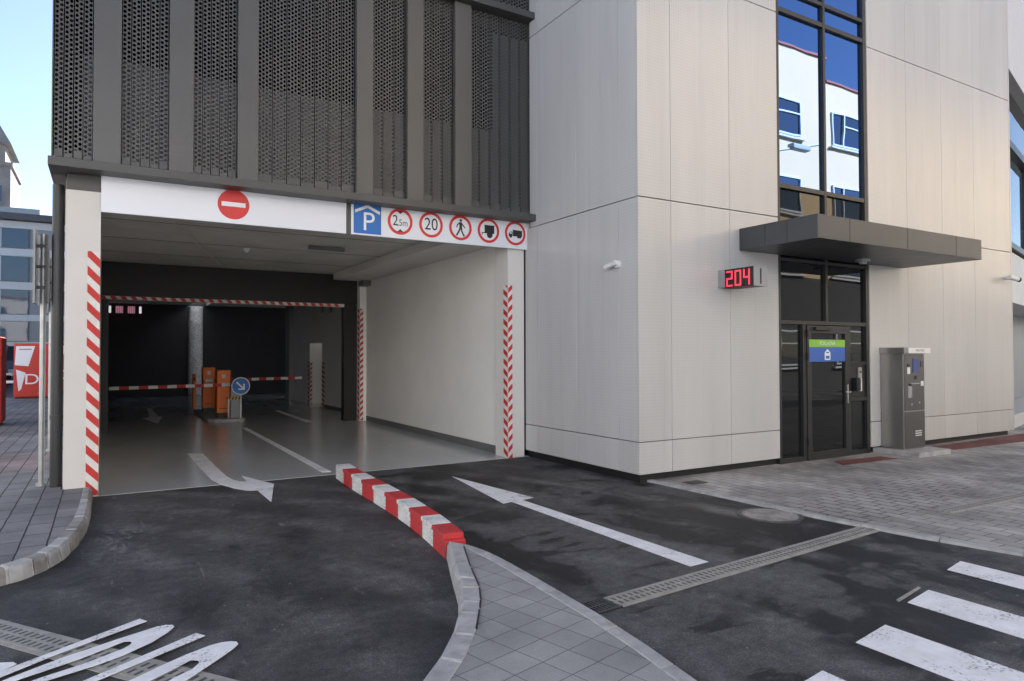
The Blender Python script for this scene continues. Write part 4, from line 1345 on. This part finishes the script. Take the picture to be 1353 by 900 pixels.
MB().box(-11, -6, 88, 95, 0, 17.1).build('annexe', FARG, ot)

# ------------------------------------------------------------------ street opposite seen in the glass, plus unseen added bounce buildings
ap = thing('apartment_building', 'pale sunlit apartment house reflected in the tall entrance glass', 'building', (25, -10, 0))
MB().box(8, 28.1, -20, -6, 0, 15.1).build('wall', REND, ap)
MB().box(28.1, 60, -20, -6.02, 0, 14.05).build('wall', REND, ap)
MB().box(7.8, 28.3, -20, -5.92, 15.1, 15.19).build('roof', TILE, ap)
MB().box(28.31, 60, -20, -5.94, 14.05, 14.14).build('roof', TILE, ap)
MB().box(7.95, 60.05, -19.9, -5.97, 0, 5.0).build('shade_dark_base', DARKC, ap)  # dark colour stands in for shade on the lower storeys
for zc in (12.0, 8.6, 5.95, 1.9):
    for k in range(9):
        xc = 11.1 + 4.7 * k
        if xc > 50:
            continue
        yq = -5.97 if zc < 3 else -6.0 if xc < 28 else -6.02
        MB().box(xc - 1.2, xc + 1.2, yq + 0.003, yq + 0.03, zc - 0.75, zc + 0.75).build('window_pane', SUNGL, ap)
        m = MB()
        for x0, x1, z0, z1 in ((-1.22, -1.15, -0.78, 0.78), (1.15, 1.22, -0.78, 0.78), (-1.149, 1.149, 0.71, 0.78), (-1.149, 1.149, -0.78, -0.71), (-0.43, -0.37, -0.709, 0.709), (-0.369, 1.149, 0.16, 0.22)):
            m.box(xc + x0, xc + x1, yq + 0.001, yq + 0.10, zc + z0, zc + z1)
        m.build('window_frame', FARW, ap)
        MB().box(xc - 1.4, xc + 1.4, yq + 0.001, yq + 0.16, zc - 0.93, zc - 0.86).build('sill', FARW, ap)
sh = thing('bounce_street_building', 'unseen pale building added behind the viewpoint to bounce sunlight', 'building', (-18, -14, 0))  # added out of view, its sunlit wall throws light into the garage
MB().box(-46, 6.5, -24, -11.0, 0, 10.5).build('wall', CREAM, sh)
MB().box(-46.2, 6.7, -24.2, -10.8, 10.5, 10.7).build('roof', TILE, sh)
for zc in (2.0, 5.2, 8.4):
    for k in range(12):
        xc = -44 + 4.3 * k
        MB().box(xc - 0.8, xc + 0.8, -10.99, -10.96, zc - 0.75, zc + 0.75).build('window_pane', BGLASS, sh)
ch = thing('bounce_plaza_building', 'unseen pale house added beside the plaza to bounce sunlight', 'building', (-20, 10, 0))  # added out of view to bounce sun onto the shaded office side
MB().box(-30, -14.0, -6.0, 27.0, 0, 11.5).build('wall', CREAM, ch)
MB().box(-30.2, -13.8, -6.2, 27.2, 11.5, 11.7).build('roof', TILE, ch)
for zc in (2.0, 5.4, 8.8):
    for k in range(8):
        yc = -4 + 4.1 * k
        MB().box(-13.99, -13.96, yc - 0.7, yc + 0.7, zc - 0.8, zc + 0.8).build('window_pane', BGLASS, ch)
lp = thing('street_lamp', 'grey street lamp across the street reflected in the glass', 'street lamp', (20.4, -3.5, 0))
MB().cyl((20.4, -3.5, 0), (20.4, -3.5, 9.0), 0.09, 0.06).build('pole', ZINC, lp, smooth=True)
MB().tube([(20.4, -3.5, 8.95), (21.6, -3.4, 9.25), (24.3, -3.3, 9.9)], 0.045).build('arm', ZINC, lp, smooth=True)
MB().box(22.3, 23.3, -3.5, -3.2, 9.42, 9.62).build('lamp_head', GREY, lp, bevel=0.04)

# ------------------------------------------------------------------ camera
def norm(v):
    return v / v.length


dX = norm(Vector((1520.5, 14.2, 905.0)))           # world X in camera axes (x right, y down, z forward)
dY = Vector((-539.5, 19.0, 905.0))
dY = norm(dY - dX * dX.dot(dY))
dZ = dX.cross(dY)
if dZ.y > 0:
    dZ = -dZ
cam_d = bpy.data.cameras.new('camera')
cam = bpy.data.objects.new('camera', cam_d)
COL.objects.link(cam)
rt, up, bk = Vector((dX.x, dY.x, dZ.x)), -Vector((dX.y, dY.y, dZ.y)), -Vector((dX.z, dY.z, dZ.z))
M = Matrix((rt, up, bk)).transposed().to_4x4()
M.translation = Vector((0, 0, 1.65))
cam.matrix_world = M
cam_d.sensor_width = 36.0
cam_d.lens = 36.0 * 905.0 / 1353.0
cam_d.clip_start, cam_d.clip_end = 0.05, 1500
S.camera = cam

# ------------------------------------------------------------------ daylight
AZ, EL = 32.0, 35.0                                 # sun behind the garage, towards +Y and +X
w = bpy.data.worlds.new('World')
S.world = w
w.use_nodes = True
nt = w.node_tree
sky = nt.nodes.new('ShaderNodeTexSky')
sky.sky_type = 'NISHITA'
sky.sun_disc = False
sky.sun_elevation, sky.sun_rotation = R(EL), R(AZ)
sky.air_density, sky.dust_density, sky.ozone_density = 1.0, 1.1, 1.0
sky.altitude = 1500.0
bg = nt.nodes['Background']
nt.links.new(sky.outputs[0], bg.inputs[0])
bg.inputs[1].default_value = 0.050
sd = bpy.data.lights.new('sun', 'SUN')
sd.energy, sd.angle, sd.color = 5.0, R(0.53), (1.0, 0.96, 0.91)
sun = bpy.data.objects.new('sun', sd)
COL.objects.link(sun)
to_sun = Vector((sin(R(AZ)) * cos(R(EL)), cos(R(AZ)) * cos(R(EL)), sin(R(EL))))
sun.rotation_euler = to_sun.to_track_quat('Z', 'Y').to_euler()
sun.location = (10, 20, 40)

S.view_settings.view_transform = 'Standard'
S.view_settings.look = 'None'
S.view_settings.exposure = 2.28
S.view_settings.use_white_balance = True
S.view_settings.white_balance_temperature = 6350
S.view_settings.white_balance_tint = 11
S.view_settings.gamma = 1.0
S.view_settings.use_curve_mapping = False
S.render.engine = 'CYCLES'
S.cycles.use_denoising = True
S.cycles.max_bounces = 10
S.cycles.diffuse_bounces = 5
S.cycles.glossy_bounces = 5
S.cycles.transparent_max_bounces = 12
S.cycles.sample_clamp_indirect = 8.0
